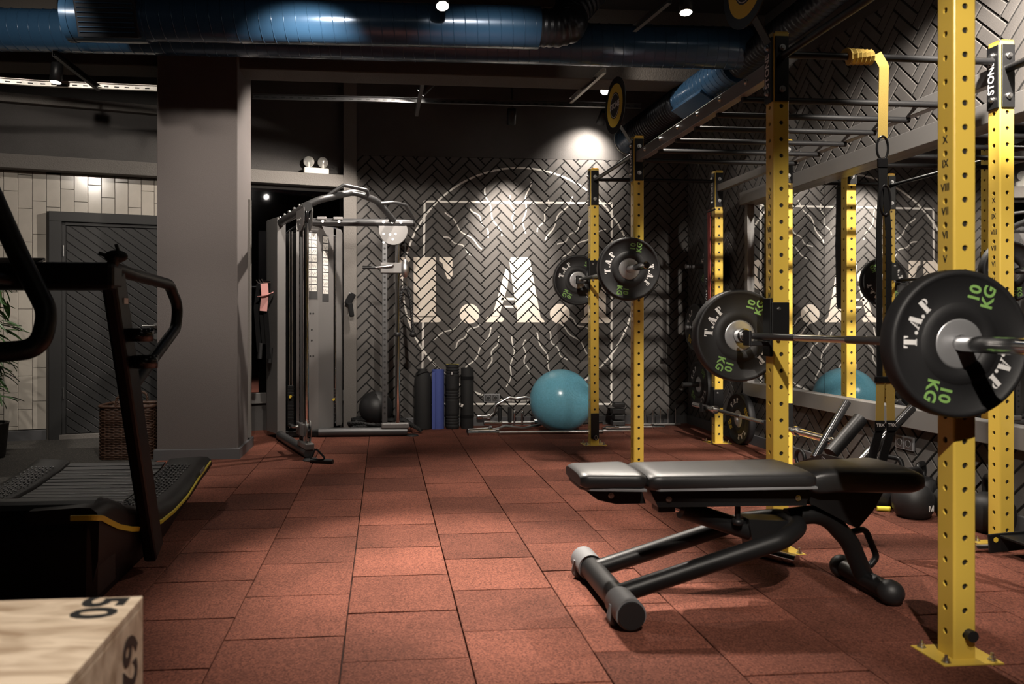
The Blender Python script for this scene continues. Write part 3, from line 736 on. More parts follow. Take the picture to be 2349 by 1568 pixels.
# ---- barbells and plates
def plate_mesh():
    t = .0325
    pr = [(.076, t - .012), (.082, t - .004), (.118, t - .004), (.124, t - .009), (.127, t - .010), (.200, t - .010), (.206, t - .003), (.214, t), (.221, t - .003), (.225, t - .010)]
    return pr + [(r, -z) for r, z in reversed(pr)]
RY = M.Rotation(pi / 2, 4, 'X')      # lathe axis Z -> -Y
plate_me = B().lathe(plate_mesh(), 64, RY).mesh('rubber_disc')
hub_me = B().lathe([(.0258, -.026), (.0258, .026), (.03, .028), (.07, .022), (.0765, .0215), (.0765, -.0215), (.07, -.022), (.03, -.028), (.0258, -.026)], 48, RY).mesh('steel_hub')
rim_me = B().lathe([(.2115, .0327), (.2135, .0330), (.2155, .0326)], 64, RY).mesh('rim_line')
def glyph_b(polys, h, cx, Mx):
    """small flat letter from the wall's letter shapes"""
    bb = B()
    for q in polys:
        p = [((x - cx) / 438 * h, (541 - y) / 438 * h) for x, y in q]
        if sum(p[i - 1][0] * p[i][1] - p[i][0] * p[i - 1][1] for i in range(len(p))) < 0: p.reverse()
        bb.add([Mx @ V((a, c, 0)) for a, c in p], [tuple(range(len(p)))])
    return bb
GD = [disc2(0, 702, 60, 14)]
def plate_prints():
    wt, gr = B(), bmesh.new()
    for face in (1, -1):
        yf = -face * .0233
        def fr(ang, rad, rd):
            # reading direction at angle rd in the face plane as seen by someone facing it
            ex = V((1, 0, 0)) * face
            x = ex * cos(rd) + ZU * sin(rd); y = -ex * sin(rd) + ZU * cos(rd); o = (ex * cos(ang) + ZU * sin(ang)) * rad + V((0, yf, 0)); return frame(o, x, y)
        for base in (0, pi):
            for g, cx, a in ((GT, 570, 178), (GD, 0, 166.5), (GA, 1178, 155.5), (GD, 0, 145), (GP, 1770, 134)):
                t = radians(a) + base; q = glyph_b(g, .042, cx, fr(t, .160, t - pi / 2)); wt.add(q.v, q.f)
            for st, da, dr in (('10', 7.5, .0), ('KG', -7.5, .0)):
                t = radians(64) + base; me = text_mesh(st, .052, .0016, .0002); f = fr(t, .163, radians(76) + base)
                sh = M.Translation(V((0, .023 if st == '10' else -.023, 0))); me.transform(f @ sh); gr.from_mesh(me)
    gm = bpy.data.meshes.new('weight_print'); gr.to_mesh(gm); gr.free()
    return wt.mesh('letter_print'), gm
wt_me, gr_me = plate_prints(); gy_me = gr_me.copy()
def plate(label, loc, rotz=0, spin=0, col='print_green', group='ten kilo bumper plates', thick=1.0):
    r = thing('bumper_plate', label, 'weight plate', loc, group)
    r.matrix_basis = M.Translation(V(loc)) @ M.Rotation(rotz, 4, 'Z') @ M.Rotation(spin, 4, 'Y') @ M.Diagonal((1, thick, 1, 1))
    obj('rubber_disc', plate_me, 'rubber_face', r, True); obj('steel_hub', hub_me, 'steel_hub', r, True)
    tag(obj('letter_print', wt_me, 'print_white', r, True), kind='stuff'); tag(obj('weight_print', gr_me if col == 'print_green' else gy_me, col, r, True), kind='stuff')
    return r
def barbell(label, loc, half=.68, length=2.2, rotz=0, m='chrome', sleeve_r=.025):
    r = thing('barbell', label, 'barbell', loc, 'barbells')
    r.matrix_basis = M.Translation(V(loc)) @ M.Rotation(rotz, 4, 'Z')
    B().cyl((0, -half, 0), (0, half, 0), .0142, n=18).build('shaft', 'steel', r, True)
    for a, c in ((-half + .12, -half + .5), (half - .5, half - .12)): B().cyl((0, a, 0), (0, c, 0), .0150, n=18).build('knurling', 'gunmetal', r, True)
    for s in (-1, 1):
        e = length / 2
        sl = B()
        sl.cyl((0, s * half, 0), (0, s * (e - .012), 0), sleeve_r, n=24); sl.cyl((0, s * (e - .012), 0), (0, s * e, 0), sleeve_r - .002, sleeve_r - .005, n=24); sl.build('sleeve', m, r, True)
        cl = B(); cl.cyl((0, s * (half - .035), 0), (0, s * half, 0), .036, n=28); cl.cyl((0, s * (half - .055), 0), (0, s * (half - .035), 0), .03, n=28); cl.build('collar', m, r, True)
        B().cyl((0, s * e, 0), (0, s * (e + .001), 0), .013, n=16).build('end_cap', 'print_shade_black', r, True)
    return r
BXX = 1.735
barbell('loaded barbell on the rig above the black bench', (BXX, 2.895, 1.003))
plate('large bumper plate on the barbell over the bench, in front of the nearest upright', (BXX, 2.895 - .715, 1.003))
plate('bumper plate at the far end of the barbell over the bench', (BXX, 2.895 + .715, 1.003), 0, radians(3))
barbell('loaded barbell set high on the rig above the exercise ball', (BXX, 6.01, 1.447))
plate('bumper plate on the high barbell, covering the upright left of it', (BXX, 6.01 - .715, 1.447), 0, radians(-8))
plate('bumper plate on the wall end of the high barbell, overlapping the painted letters', (BXX, 6.01 + .715, 1.447), 0, radians(12))
barbell('empty barbell lying low on hooks along the mirror side of the rig', (KX - .105, 5.68, .318))
# plates on wall pegs in the dark corner
pegs = [((3.05, 7.02, 1.60), 1, 'on the top wall peg'), ((3.02, 7.02, 1.02), 3, 'on the middle wall peg'), ((3.02, 7.10, .47), 2, 'on the lowest wall peg')]
for (x, y, z), n, wh in pegs:
    pg = thing('plate_peg', {1: 'top', 3: 'middle', 2: 'lowest'}[n] + ' black storage peg on the side wall holding bumper plates', 'peg', (RX, y, z), 'plate pegs')
    b = B(); b.cyl((RX, y, z), (RX - .34, y, z), .0235); b.build('pin', 'gunmetal', pg)
    B().box((RX - .005, y, z), (.012, .1, .1), .003).build('mount', 'black_powder', pg)
    for k in range(n):
        plate(('outermost ' if k == 0 and n > 1 else 'innermost ' if k == n - 1 and n > 1 else 'only ' if n == 1 else 'middle ') + 'bumper plate ' + wh + ' in the dark corner', (RX - .05 - .07 * (n - 1 - k) - .04, y, z), pi / 2 * -1, radians(20 + 70 * k), 'print_yellow' if n == 3 else 'print_green', 'plates on wall pegs')
plate('bumper plate standing on the floor under the wall pegs', (3.11, 6.42, .226), -pi / 2, radians(40), 'print_yellow')
# ================================================================ BENCH
def pad(name, parent, x0, x1, yc, wd0, wd1, z1, th, m='leather', r=.03, piping=True, droop=None):
    """upholstered pad with soft rounded edges; rows of cross sections along X"""
    n = 22; k = 28; vs = []; fs = []
    for i in range(n + 1):
        t = i / n; s = .5 - .5 * cos(pi * t); x = x0 + (x1 - x0) * s; wd = wd0 + (wd1 - wd0) * s
        e = min((x - x0), (x1 - x)); sh = 1 - max(0, 1 - e / r) ** 2 * .38 if e < r else 1
        dz = droop(s) if droop else 0
        for j in range(k):
            a = 2 * pi * j / k; p = 4.5
            cx, cz = abs(cos(a)) ** (2 / p) * (1 if cos(a) >= 0 else -1), abs(sin(a)) ** (2 / p) * (1 if sin(a) >= 0 else -1)
            crown = .004 * (1 - cx * cx) if cz > 0 else 0
            vs.append(V((x, yc + cx * wd / 2 * (.72 + .28 * sh), z1 - th / 2 + cz * th / 2 * sh + crown + dz)))
    for i in range(n):
        for j in range(k): fs.append((i * k + j, i * k + (j + 1) % k, (i + 1) * k + (j + 1) % k, (i + 1) * k + j))
    b = B(); b.add(vs, fs, True); b.add([vs[j] for j in range(k)], [tuple(range(k - 1, -1, -1))], True); b.add(vs[-k:], [tuple(range(k))], True)
    o = b.build(name, m, parent)
    return o
YC = 2.87
bn = thing('weight_bench', 'black adjustable weight bench under the near barbell', 'bench', (1.4, YC, 0))
hp = pad('head_pad', bn, .722, .966, YC, .25, .30, .512, .062)
mp = pad('back_pad', bn, .975, 1.615, YC, .30, .33, .508, .066)
stp = pad('seat_pad', bn, 1.622, 2.045, YC, .20, .34, .510, .098, droop=lambda s: -.012 * max(0, .25 - s) * 4, r=.06)
def yprism(pts, y0, y1, bev=.004):
    return B().prism([(x, y0, z) for x, z in pts], (0, 1, 0), y1 - y0, bev)
yprism([(.73, .455), (.965, .45), (.985, .385), (.87, .385), (.80, .402)], YC - .07, YC + .07).build('head_support', 'black_powder', bn)
yprism([(.985, .448), (1.615, .448), (1.60, .372), (1.02, .378)], YC - .105, YC + .105).build('back_support', 'black_powder', bn)
yprism([(1.58, .44), (1.96, .43), (1.90, .33), (1.84, .265), (1.66, .36), (1.58, .37)], YC - .055, YC + .055).build('seat_support', 'black_powder', bn)
for xa, xb, wa, wb_ in ((.728, .962, .235, .295), (.98, 1.612, .295, .325)):
    B().prism([(xa, YC - wa / 2 + .03, .447), (xa + .03, YC - wa / 2, .447), (xb, YC - wb_ / 2, .447), (xb, YC + wb_ / 2, .447), (xa + .03, YC + wa / 2, .447), (xa, YC + wa / 2 - .03, .447)], ZU, .009, .002).build('pad_board', 'grey_plastic', bn)
for x, z in ((.85, .418), (1.06, .408), (1.565, .402)):
    o = obj('bolt_head', hbm, 'steel', bn); o.matrix_parent_inverse = M.Translation(-V(bn.location)); o.location = (x, YC - (.072 if x < .9 else .107), z); o.scale = (.75, .5, .75)
B().tube([(.847, 2.60, .062), (.847, 3.13, .062)], .046, 24).build('foot_bar', 'black_powder', bn)
for ya, yb, nmn in ((2.555, 2.69, 'foot_cap'), (3.06, 3.185, 'foot_cap')):
    c = B(); c.cyl((.847, ya, .062), (.847, yb, .062), .0535, n=28); c.tube(fillet([(.80, (ya + yb) / 2, .075), (.79, (ya + yb) / 2, .03), (.81, (ya + yb) / 2, .006)], .02), .012, 8); c.build(nmn, 'grey_plastic', bn)
B().cyl((.847, 2.545, .062), (.847, 2.556, .062), .047, n=28).build('end_disc', 'black_rubber', bn)
us = fillet([(.86, 2.725, .075), (1.48, 2.725, .255), (1.60, 2.80, .288), (1.60, 2.94, .288), (1.48, 3.015, .255), (.86, 3.015, .075)], .11, 8)
B().tube(us, .034, 20).build('frame_loop', 'black_powder', bn)
B().tube(fillet([(1.58, YC, .30), (1.73, YC, .318), (1.84, YC, .20), (1.905, YC, .05)], .16, 10), .036, 20).build('rear_leg', 'black_powder', bn)
B().tube([(1.905, YC - .15, .05), (1.905, YC + .15, .05)], .036, 20).build('rear_foot_bar', 'black_powder', bn)
for s in (-1, 1): B().sphere((1.905, YC + s * .155, .05), .0475, 20, (1, 1.0, 1)).build('rear_foot_cap', 'black_rubber', bn)
B().tube(fillet([(1.84, YC, .235), (1.905, YC, .25), (1.955, YC, .135), (1.925, YC, .10), (1.89, YC, .10)], .03, 6), .0125, 12).build('carry_handle', 'black_powder', bn)
B().tube([(1.10, YC, .358), (1.18, YC, .335)], .017, 16).build('piston_rod', 'chrome', bn)
B().tube([(1.15, YC, .345), (1.48, YC, .235)], .037, 20).build('piston_housing', 'black_powder', bn)
b = B(); b.box((1.08, YC, .365), (.07, .075, .05), .006); b.build('piston_mount', 'black_powder', bn)
yprism([(1.40, .31), (1.56, .30), (1.53, .22), (1.42, .19)], YC - .05, YC + .05).build('adjuster_bracket', 'black_powder', bn)
b = B(); b.tube([(1.355, YC - .05, .375), (1.355, YC - .05, .30)], .0105, 12); b.lathe([(0, .012), (.02, .01), (.022, 0), (.02, -.01), (0, -.012)], 16, M.Translation((1.355, YC - .05, .302))); b.build('pop_pin', 'black_powder', bn)
B().tube([at_z(1740, 1262, .03), at_z(1828, 1285, .028)], .026, 20).build('wheel_axle', 'chrome', bn)
# ================================================================ TREADMILL
tm = thing('curved_treadmill', 'black curved treadmill with a yellow side stripe beside the pillar', 'treadmill', (-1.55, 3.6, 0))
TX0, TX1, BX_0, BX_1 = -2.07, -1.03, -1.85, -1.29
KN = [(2.88, .37), (3.03, .374), (3.12, .342), (3.25, .292), (3.47, .232), (3.7, .187), (3.9, .167), (4.2, .175), (4.55, .207), (4.72, .234)]
def dz(y):
    for (ya, za), (yb, zb) in zip(KN, KN[1:]):
        if y <= yb or yb == KN[-1][0]:
            t = (y - ya) / (yb - ya); t = max(0, min(1, t)); t2 = t * t * (3 - 2 * t); return za + (zb - za) * (t * .55 + t2 * .45)
ys = [2.88 + k * .0575 for k in range(33)]
def pod(xa, xb, name, inner):
    # lofted side fairing: boat-shaped section along Y
    vs = []; fs = []; n = len(ys)
    for y in ys:
        zt = dz(y) + .028; s = (y - 2.88) / 1.84
        zb = .0 if s < .52 else .185 * ((s - .52) / .48) ** 1.3
        o_, i_ = (xb, xa) if inner < 0 else (xa, xb)
        sg = 1 if inner < 0 else -1
        tk = .05
        prof = [(i_, zb), (i_, zt - .02), (i_ + sg * .01, zt - .012), (o_ - sg * .07, zt - .002), (o_ - sg * .03, zt - .004), (o_ - sg * .008, zt - .022), (o_, zt - .05), (o_ - sg * .004, (zt + zb) / 2), (o_ - sg * tk, zb + .01), (o_ - sg * (tk + .04), zb)]
        vs += [V((px_, y, pz_)) for px_, pz_ in prof]
    m = 10
    for i in range(n - 1):
        for j in range(m): fs.append((i * m + j, i * m + (j + 1) % m, (i + 1) * m + (j + 1) % m, (i + 1) * m + j))
    b = B(); b.add(vs, fs, True); b.add(vs[:m], [tuple(range(m))]); b.add(vs[-m:], [tuple(range(m - 1, -1, -1))])
    return b.build(name, 'treadmill_body', tm)
pod(BX_1 + .005, TX1, 'side_fairing', -1); pod(TX0, BX_0 - .005, 'side_fairing', 1)
# hood over the front roller
hd = B(); pr = []
for k in range(15):
    a = pi * k / 14; pr.append((2.985 - .115 * cos(a), .29 + .118 * sin(a)))
pr = [(2.86, .04)] + pr + [(3.11, .04)]
hd.prism([(TX0 + .01, y, z) for y, z in pr], (1, 0, 0), TX1 - TX0 - .02, .03); hd.build('front_hood', 'treadmill_body', tm)
hd = B(); hd.box(((TX0 + BX_1) / 2 - .05, 2.90, .315), (.62, .12, .05), .012); hd.box(((TX0 + BX_1) / 2 - .05, 2.88, .21), (.62, .10, .08), .012); hd.build('front_louvre', 'black_gloss', tm)
nS = 30
smsh = B().box((0, 0, 0), (BX_1 - BX_0 - .01, .049, .012), .004).mesh('belt_slat')
for k in range(nS):
    y = 3.06 + k * .0575; sl = (dz(min(4.72, y + .02)) - dz(y - .02)) / .04
    if y > 4.70: break
    o = obj('belt_slat', smsh, 'slat_rubber', tm); o.location = ((BX_0 + BX_1) / 2, y, dz(y)); o.rotation_euler.x = math.atan(sl)
B().box(((BX_0 + BX_1) / 2, 3.75, .085), (BX_1 - BX_0, 1.3, .11)).build('belt_frame', 'black_powder', tm)
for xa, xb in ((BX_1 + .03, BX_1 + .17), (TX0 + .05, BX_0 - .03)):
    db = B()
    for i in range(28):
        y = 3.36 + i * .045
        for j in range(7):
            x = xa + (xb - xa) * (j + .5) / 7; s = (dz(y + .01) - dz(y - .01)) / .02
            db.box((x, y + (j % 2) * .012, dz(y) + .026), (.006, .016, .006), R=M.Rotation(math.atan(s), 3, 'X'))
    tag(db.build('grip_studs', 'grey_plastic', tm), kind='stuff')
# yellow stripe on the outer flank
sp = [at_Y(162, 1188, 2.853), at_Y(214, 1187, 2.853), V((-1.026, 2.90, .352)), V((-1.024, 2.956, .325)), V((-1.024, 3.074, .274)), V((-1.024, 3.228, .223)), V((-1.026, 3.429, .172)), V((-1.028, 3.658, .143)), V((-1.029, 3.881, .137)), V((-1.029, 4.133, .152)), V((-1.029, 4.371, .195)), V((-1.029, 4.66, .236))]
B().tube(fillet(sp, .08, 5), .012, flat=(.004, .0095), up=ZU).build('side_stripe', 'stripe_yellow', tm)
mk_ = B().box((-1.027, 4.45, .225), (.004, .11, .024), .001, R=M.Rotation(radians(8), 3, 'X')).build('maker_badge', 'grey_plastic', tm)
# uprights, console and handles
UT, UB = V((-1.0, 2.93, 1.245)), V((-1.0, 3.44, .06))
def beam4(bb, a, b_, wx, wy, bev=.01):
    a, b_ = V(a), V(b_); d = (b_ - a); L = d.length; d.normalize(); x = V((1, 0, 0)); y = d.cross(x).normalized(); return bb.box((a + b_) / 2, (wx, wy, L), bev, R=M((x, y, d)).transposed())
for X in (-1.0, -2.10):
    u_ = beam4(B(), (X, UB.y, UB.z), (X, UT.y, UT.z), .055, .125, .014).build('upright', 'treadmill_body', tm)
    sg = 1 if X > -1.5 else -1
    pts = [at_X(255, 612, -1.0), at_X(300, 628, -.985), at_X(388, 652, -.97), at_X(408, 700, -.965), at_X(404, 752, -.965), at_X(300, 890, -1.0)]
    pts = [V((X + sg * (p.x + 1.0), p.y, p.z)) for p in pts]
    B().tube(fillet(pts, .09, 8), .025, 16).build('handrail', 'black_powder', tm)
cs = B(); cs.box((-1.55, 2.90, 1.235), (1.16, .115, .10), .018); cs.build('console_beam', 'treadmill_body', tm)
B().box((-1.55, 2.88, 1.286), (.62, .12, .012), .004, R=M.Rotation(radians(14), 3, 'X')).build('display', 'dark_glass', tm)
cx = -1.55
lp = [at_Y(-40, 400, 2.62), at_Y(45, 590, 2.66), at_Y(110, 715, 2.62), at_Y(92, 800, 2.58), at_Y(-60, 812, 2.56)]
lp = [V((cx, 2.60, lp[0].z + .06))] + lp + [V((cx, 2.56, lp[-1].z))]
lp2 = [V((2 * cx - p.x, p.y, p.z)) for p in lp]
B().tube(fillet(lp, .13, 10), .033, 18).build('push_bar', 'black_powder', tm); B().tube(fillet(lp2, .13, 10), .033, 18).build('push_bar', 'black_powder', tm)
for X in (-1.32, -1.78): B().cyl((X, 2.63, 1.22), (X, 2.9, 1.22), .02).build('push_bar_mount', 'black_powder', tm)
for (x, y, z), hh in (((-.93, 3.03, 1.02), .05), ((-.925, 3.07, .915), .05)):
    B().lathe([(.042, -hh / 2), (.046, -hh / 2), (.048, hh / 2), (.043, hh / 2), (.042, -hh / 2)], 24, M.Translation((x, y, z))).build('cup_ring', 'black_gloss', tm)
q = at_X(289, 690, -.970); B().box(q, (.003, .045, .022), .001).build('maker_badge', 'print_white', tm)
ph = B(); c = at_Y(266, 588, 2.9); ph.sphere(c, .032, 16, (1.35, .5, .75)); ph.tube([c + V((.01, 0, .012)), c + V((.0, .0, .045))], .007, 8); ph.tube([c + V((-.03, 0, .0)), c + V((-.06, .0, .012))], .007, 8); ph.cyl(c, c + V((-.03, 0, -.07)), .02)
ph.build('safety_clip', 'black_rubber', tm)
# ================================================================ PLYO BOX
PZ = .50; pc_ = at_z(328, 1366, PZ)
bx = thing('plyometric_box', 'pale plywood jump box stencilled with numbers', 'box', (pc_.x - .31, pc_.y - .375, 0))
W_, D_, TK = .62, .75, .018
for nmn, c, d in (('top_panel', (pc_.x - W_ / 2, pc_.y - D_ / 2, PZ - TK / 2), (W_, D_, TK)), ('side_panel', (pc_.x - TK / 2, pc_.y - D_ / 2, (PZ - TK) / 2), (TK, D_, PZ - TK)), ('side_panel', (pc_.x - W_ + TK / 2, pc_.y - D_ / 2, (PZ - TK) / 2), (TK, D_, PZ - TK)),
                  ('end_panel', (pc_.x - W_ / 2, pc_.y - TK / 2, (PZ - TK) / 2), (W_ - 2 * TK, TK, PZ - TK)), ('end_panel', (pc_.x - W_ / 2, pc_.y - D_ + TK / 2, (PZ - TK) / 2), (W_ - 2 * TK, TK, PZ - TK))):
    B().box(c, d, .002).build(nmn, 'plywood', bx)
n5 = at_z(222, 1393, PZ); letter('50', .118, 'print_shade_black', frame((n5.x, n5.y, PZ + .0003), (0, -1, 0), (1, 0, 0)), bx, 'stencil_number', off=.0035, ext=.0003)
letter('62', .118, 'print_shade_black', frame((pc_.x + .0003, pc_.y - .085, PZ - .105), (0, 0, -1), (0, 1, 0)), bx, 'stencil_number', off=.0035, ext=.0003)
# ================================================================ CABLE MACHINE
cm = thing('cable_machine', 'grey corner cable machine with two pulley arms and an exercise chart', 'cable machine', (-.7, 7.2, 0))
def vprism(pts, z0, z1, bev=.006): return B().prism([(x, y, z0) for x, y in pts], (0, 0, 1), z1 - z0, bev)
TZ = 2.02
vprism([(-1.10, 7.30), (-1.085, 7.25), (-.955, 7.0), (-.885, 7.03), (-.905, 7.09), (-1.02, 7.33)], .06, TZ).build('weight_shroud', 'machine_grey', cm)
vprism([(-.80, 7.13), (-.735, 7.145), (-.735, 7.165), (-.80, 7.15)], .06, TZ - .03, .002).build('shroud_edge', 'machine_grey', cm)
fp = vprism([(-.735, 7.135), (-.605, 7.20), (-.475, 7.345), (-.49, 7.36), (-.615, 7.222), (-.74, 7.158)], .07, TZ - .05, .002); fp = fp.build('front_panel', 'machine_grey', cm)
vprism([(-.455, 7.43), (-.41, 7.50), (-.41, 7.70), (-.47, 7.66)], .07, TZ - .05).build('weight_shroud', 'machine_grey', cm)
vprism([(-1.0, 7.33), (-.75, 7.17), (-.49, 7.37), (-.50, 7.66), (-.8, 7.72)], .06, 1.9).build('rear_housing', 'black_powder', cm)
# weight stacks seen through the gaps
for (x, y, wx), zn in (((-.845, 7.10, .055), 13), ((-.475, 7.40, .03), 11)):
    for k in range(zn): B().box((x, y, .13 + k * .029), (wx, .07, .025), .002).build('weight_slab', 'black_powder', cm)
    for dx in (-.012, .012): B().cyl((x + dx, y - .01, .1), (x + dx, y - .01, 1.9), .005, n=8).build('guide_rod', 'chrome', cm)
    tag(B().cyl((x, y - .03, .13 + .029 * (zn - 4)), (x, y - .075, .13 + .029 * (zn - 4)), .014, .011, n=14).build('selector_pin', 'print_yellow', cm), 'yellow weight selector pin')
# chart on the front panel
pu = (V((-.605, 7.20, 0)) - V((-.735, 7.135, 0))).normalized(); pn = pu.cross(ZU); p2u = (V((-.475, 7.345, 0)) - V((-.605, 7.20, 0))).normalized(); p2n = p2u.cross(ZU)
def chart(o0, uu, nn, w_, z1, rows, rh):
    R = M((uu, nn, ZU)).transposed(); c = V(o0) + nn * .0015
    bd = B().box(c + ZU * (z1 - rows * rh / 2 - .03), (w_ + .012, .002, rows * rh + .075), R=R).build('exercise_chart', 'gunmetal', fp)
    for k in range(rows):
        for hlf in ((-.25, .46), (.25, .46)) if w_ > .08 else ((0, .96),):
            B().box(c + nn * .0013 + uu * (hlf[0] * w_) + ZU * (z1 - k * rh - rh / 2), (w_ * hlf[1], .001, rh * .86), R=R).build('chart_card', 'paper', bd)
            ln = B()
            for q in range(5): ln.box(c + nn * .0020 + uu * (hlf[0] * w_ + (q - 2) * w_ * hlf[1] * .17) + ZU * (z1 - k * rh - rh / 2 + random.uniform(-.01, .006)), (.003, .0008, rh * random.uniform(.25, .5)), R=R @ M.Rotation(random.uniform(-.7, .7), 3, 'Y'))
            tag(ln.build('chart_figures', 'machine_grey', bd), kind='stuff')
letter('DUAL ADJUSTABLE PULLEY', .012, 'print_white', frame(V((-.67, 7.167, 1.93)) + pn * .0012, pu, ZU), fp, ext=.0002)
chart((-.672, 7.1655, 0), pu, pn, .118, 1.90, 8, .0685)
chart((-.545, 7.2665, 0), p2u, p2n, .07, 1.88, 8, .0685)
for dx, z in ((-.02, 1.15), (.01, 1.15), (-.005, 1.0), (-.005, .9), (-.02, .755), (.01, .755)):
    q = V((-.66, 7.1725, z)) + pu * dx; B().cyl(q + pn * .001, q + pn * .0022, .009, n=12).build('bolt_hole', 'print_shade_black', fp)
# arms: (tower end, outer end)
LT, LO = V((-.93, 7.04, 1.975)), V((-.615, 6.12, 1.975)); RT, RO = V((-.66, 7.18, 2.0)), V((.245, 7.16, 2.0))
B().tube([LT, LO + (LO - LT).normalized() * .05], .036, 18).build('arm_tube', 'gunmetal', cm); B().tube([RT, RO + V((.03, 0, 0))], .036, 18).build('arm_tube', 'gunmetal', cm)
B().cyl(RO + V((.03, 0, 0)), RO + V((.045, 0, 0)), .038).build('end_cap', 'black_rubber', cm); e = (LO - LT).normalized(); B().cyl(LO + e * .05, LO + e * .065, .038).build('end_cap', 'black_rubber', cm)
for k in range(5):
    q = LT.lerp(LO, .12 + .2 * k) + V((-.03, 0, .03)); B().sphere(q, .013, 10).build('bolt', 'steel', cm)
for x in (-.57, -.42): B().box((x, 7.16, 2.03), (.09, .08, .03), .008).build('clamp', 'machine_grey', cm)
for x in (-.56, -.41, .0, .08, .16): B().cyl((x, 7.13, 2.0), (x, 7.118, 2.0), .013, n=12).build('bolt', 'steel', cm)
# arched pull-up bar with grips
B().tube(fillet([LO + V((-.03, .05, .01)), (-.52, 6.25, 2.06), (-.25, 6.52, 2.175), (-.06, 6.83, 2.15), (.09, 7.13, 2.02)], .35, 10), .029, 18).build('pull_up_arch', 'gunmetal', cm)
B().tube(fillet([(-.45, 6.32, 2.11), (-.33, 6.38, 2.205), (-.14, 6.50, 2.185), (-.13, 6.56, 2.145), (-.27, 6.48, 2.16)], .03, 6), .0155, 12).build('grip', 'gunmetal', cm)
B().tube(fillet([(-.03, 6.86, 2.13), (.09, 6.9, 2.15), (.2, 6.98, 2.14), (.275, 7.08, 2.035)], .04, 6), .0155, 12).build('grip', 'gunmetal', cm)
def pulley_column(O, dirn, zc, low):
    """perforated post and chrome tube under the arm end, sheave cover, carriage"""
    s = V((dirn.x, dirn.y, 0)).normalized(); n_ = s.cross(ZU); R = M((s, n_, ZU)).transposed()
    o = V((O.x, O.y, 0)); a, c = o - s * .115, o + s * .005
    if low: a, c = o - s * .10, o + s * .01
    B().box(a + ZU * .98, (.05, .05, 1.74), .004, R=R).build('perforated_post', 'gunmetal', cm)
    hl = B()
    for k in range(30):
        q = a + ZU * (.22 + k * .053) 
        for f_ in (-1, 1): hl.cyl(q + n_ * f_ * .0252, q + n_ * f_ * .0256, .0105, n=10)
    tag(hl.build('post_holes', 'print_shade_black', cm), kind='stuff')
    B().cyl(c + ZU * .1, c + ZU * 1.93, .0235, n=20).build('chrome_column', 'chrome', cm)
    cv = [c + s * .085 + ZU * 1.965]
    for k in range(13):
        t = -pi * k / 12; cv.append(o - s * .035 + s * (.135 * cos(t)) + ZU * (1.93 + .135 * 1.05 * sin(t)))
    cv.append(o - s * .17 + ZU * 1.965)
    for f_ in (-1, 1): B().prism([p + n_ * (f_ * .034 - .003) for p in cv], n_, .006, .001).build('sheave_cover', 'machine_grey', cm)
    for dx, dz_ in ((-.09, -.04), (-.03, -.045), (.02, -.04), (-.005, -.09), (-.09, -.12)):
        q = o - s * .035 + s * dx + ZU * (1.93 + dz_); B().cyl(q + n_ * .04, q - n_ * .04, .011, n=12).build('cover_bolt', 'steel', cm)
    B().lathe([(.0, -.012), (.085, -.012), (.09, -.005), (.082, 0), (.09, .005), (.085, .012), (0, .012)], 28, M.Translation(o - s * .02 + ZU * 1.92) @ M((s, ZU, -n_)).transposed().to_4x4()).build('sheave', 'black_gloss', cm)
    B().cyl(c + s * .07 + ZU * 1.9, c + s * .07 + ZU * (zc + .08), .003, n=8).build('cable', 'black_rubber', cm)
    cr = B(); cr.box(o - s * .055 + ZU * zc, (.20, .085, .10), .008, R=R); cr.build('carriage', 'machine_grey', cm)
    cr = B(); cr.tube(fillet([o + s * -.04 + ZU * (zc + .02) + n_ * .05, o + s * -.04 + ZU * (zc + .02) + n_ * .07, o - s * .2 + n_ * .06 + ZU * (zc + .0)], .02), .011, 10); cr.build('carriage_lever', 'steel', cm)
    B().cyl(o - s * .2 + n_ * .06 + ZU * zc, o - s * .32 + n_ * .06 + ZU * zc, .0155, n=14).build('lever_grip', 'black_rubber', cm)
    for f_ in (-1, 1): B().lathe([(0, -.004), (.07, -.004), (.072, 0), (.07, .004), (0, .004)], 24, M.Translation(c + s * .07 + n_ * f_ * .016 + ZU * (zc - .005)) @ M((s, ZU, -n_)).transposed().to_4x4() @ M.Diagonal((.55, 1.2, 1, 1))).build('swivel_plate', 'steel', cm)
    B().lathe([(0, -.01), (.05, -.01), (.044, 0), (.05, .01), (0, .01)], 24, M.Translation(c + s * .07 + ZU * (zc - .01)) @ M((s, ZU, -n_)).transposed().to_4x4()).build('pulley', 'black_gloss', cm)
    return c + s * .07 + ZU * (zc - .09)
hookR = pulley_column(RO - V((.12, 0, 0)), V((1, 0, 0)), 1.575, False)
hookL = pulley_column(LO, LO - LT, .22, True)
for a, c in ((V((-.60, 7.16, .05)), V((.22, 7.16, .05))), (V((-.93, 7.0, .05)), V((-.575, 6.0, .05)))):
    B().tube([a, c], .04, 18).build('base_tube', 'gunmetal', cm)
    d_ = (c - a).normalized(); B().box(c - d_ * .11 + ZU * .055, (.26, .075, .05), .01, R=M((d_, d_.cross(ZU), ZU)).transposed()).build('base_bracket', 'machine_grey', cm)
    B().lathe([(0, .022), (.05, .02), (.062, .008), (.062, 0), (0, 0)], 24, M.Translation(V((c.x, c.y, 0)) + d_ * .045)).build('foot_pad', 'black_rubber', cm)
B().box((-.74, 7.35, .04), (.5, .4, .06), .01).build('tower_base', 'black_powder', cm)
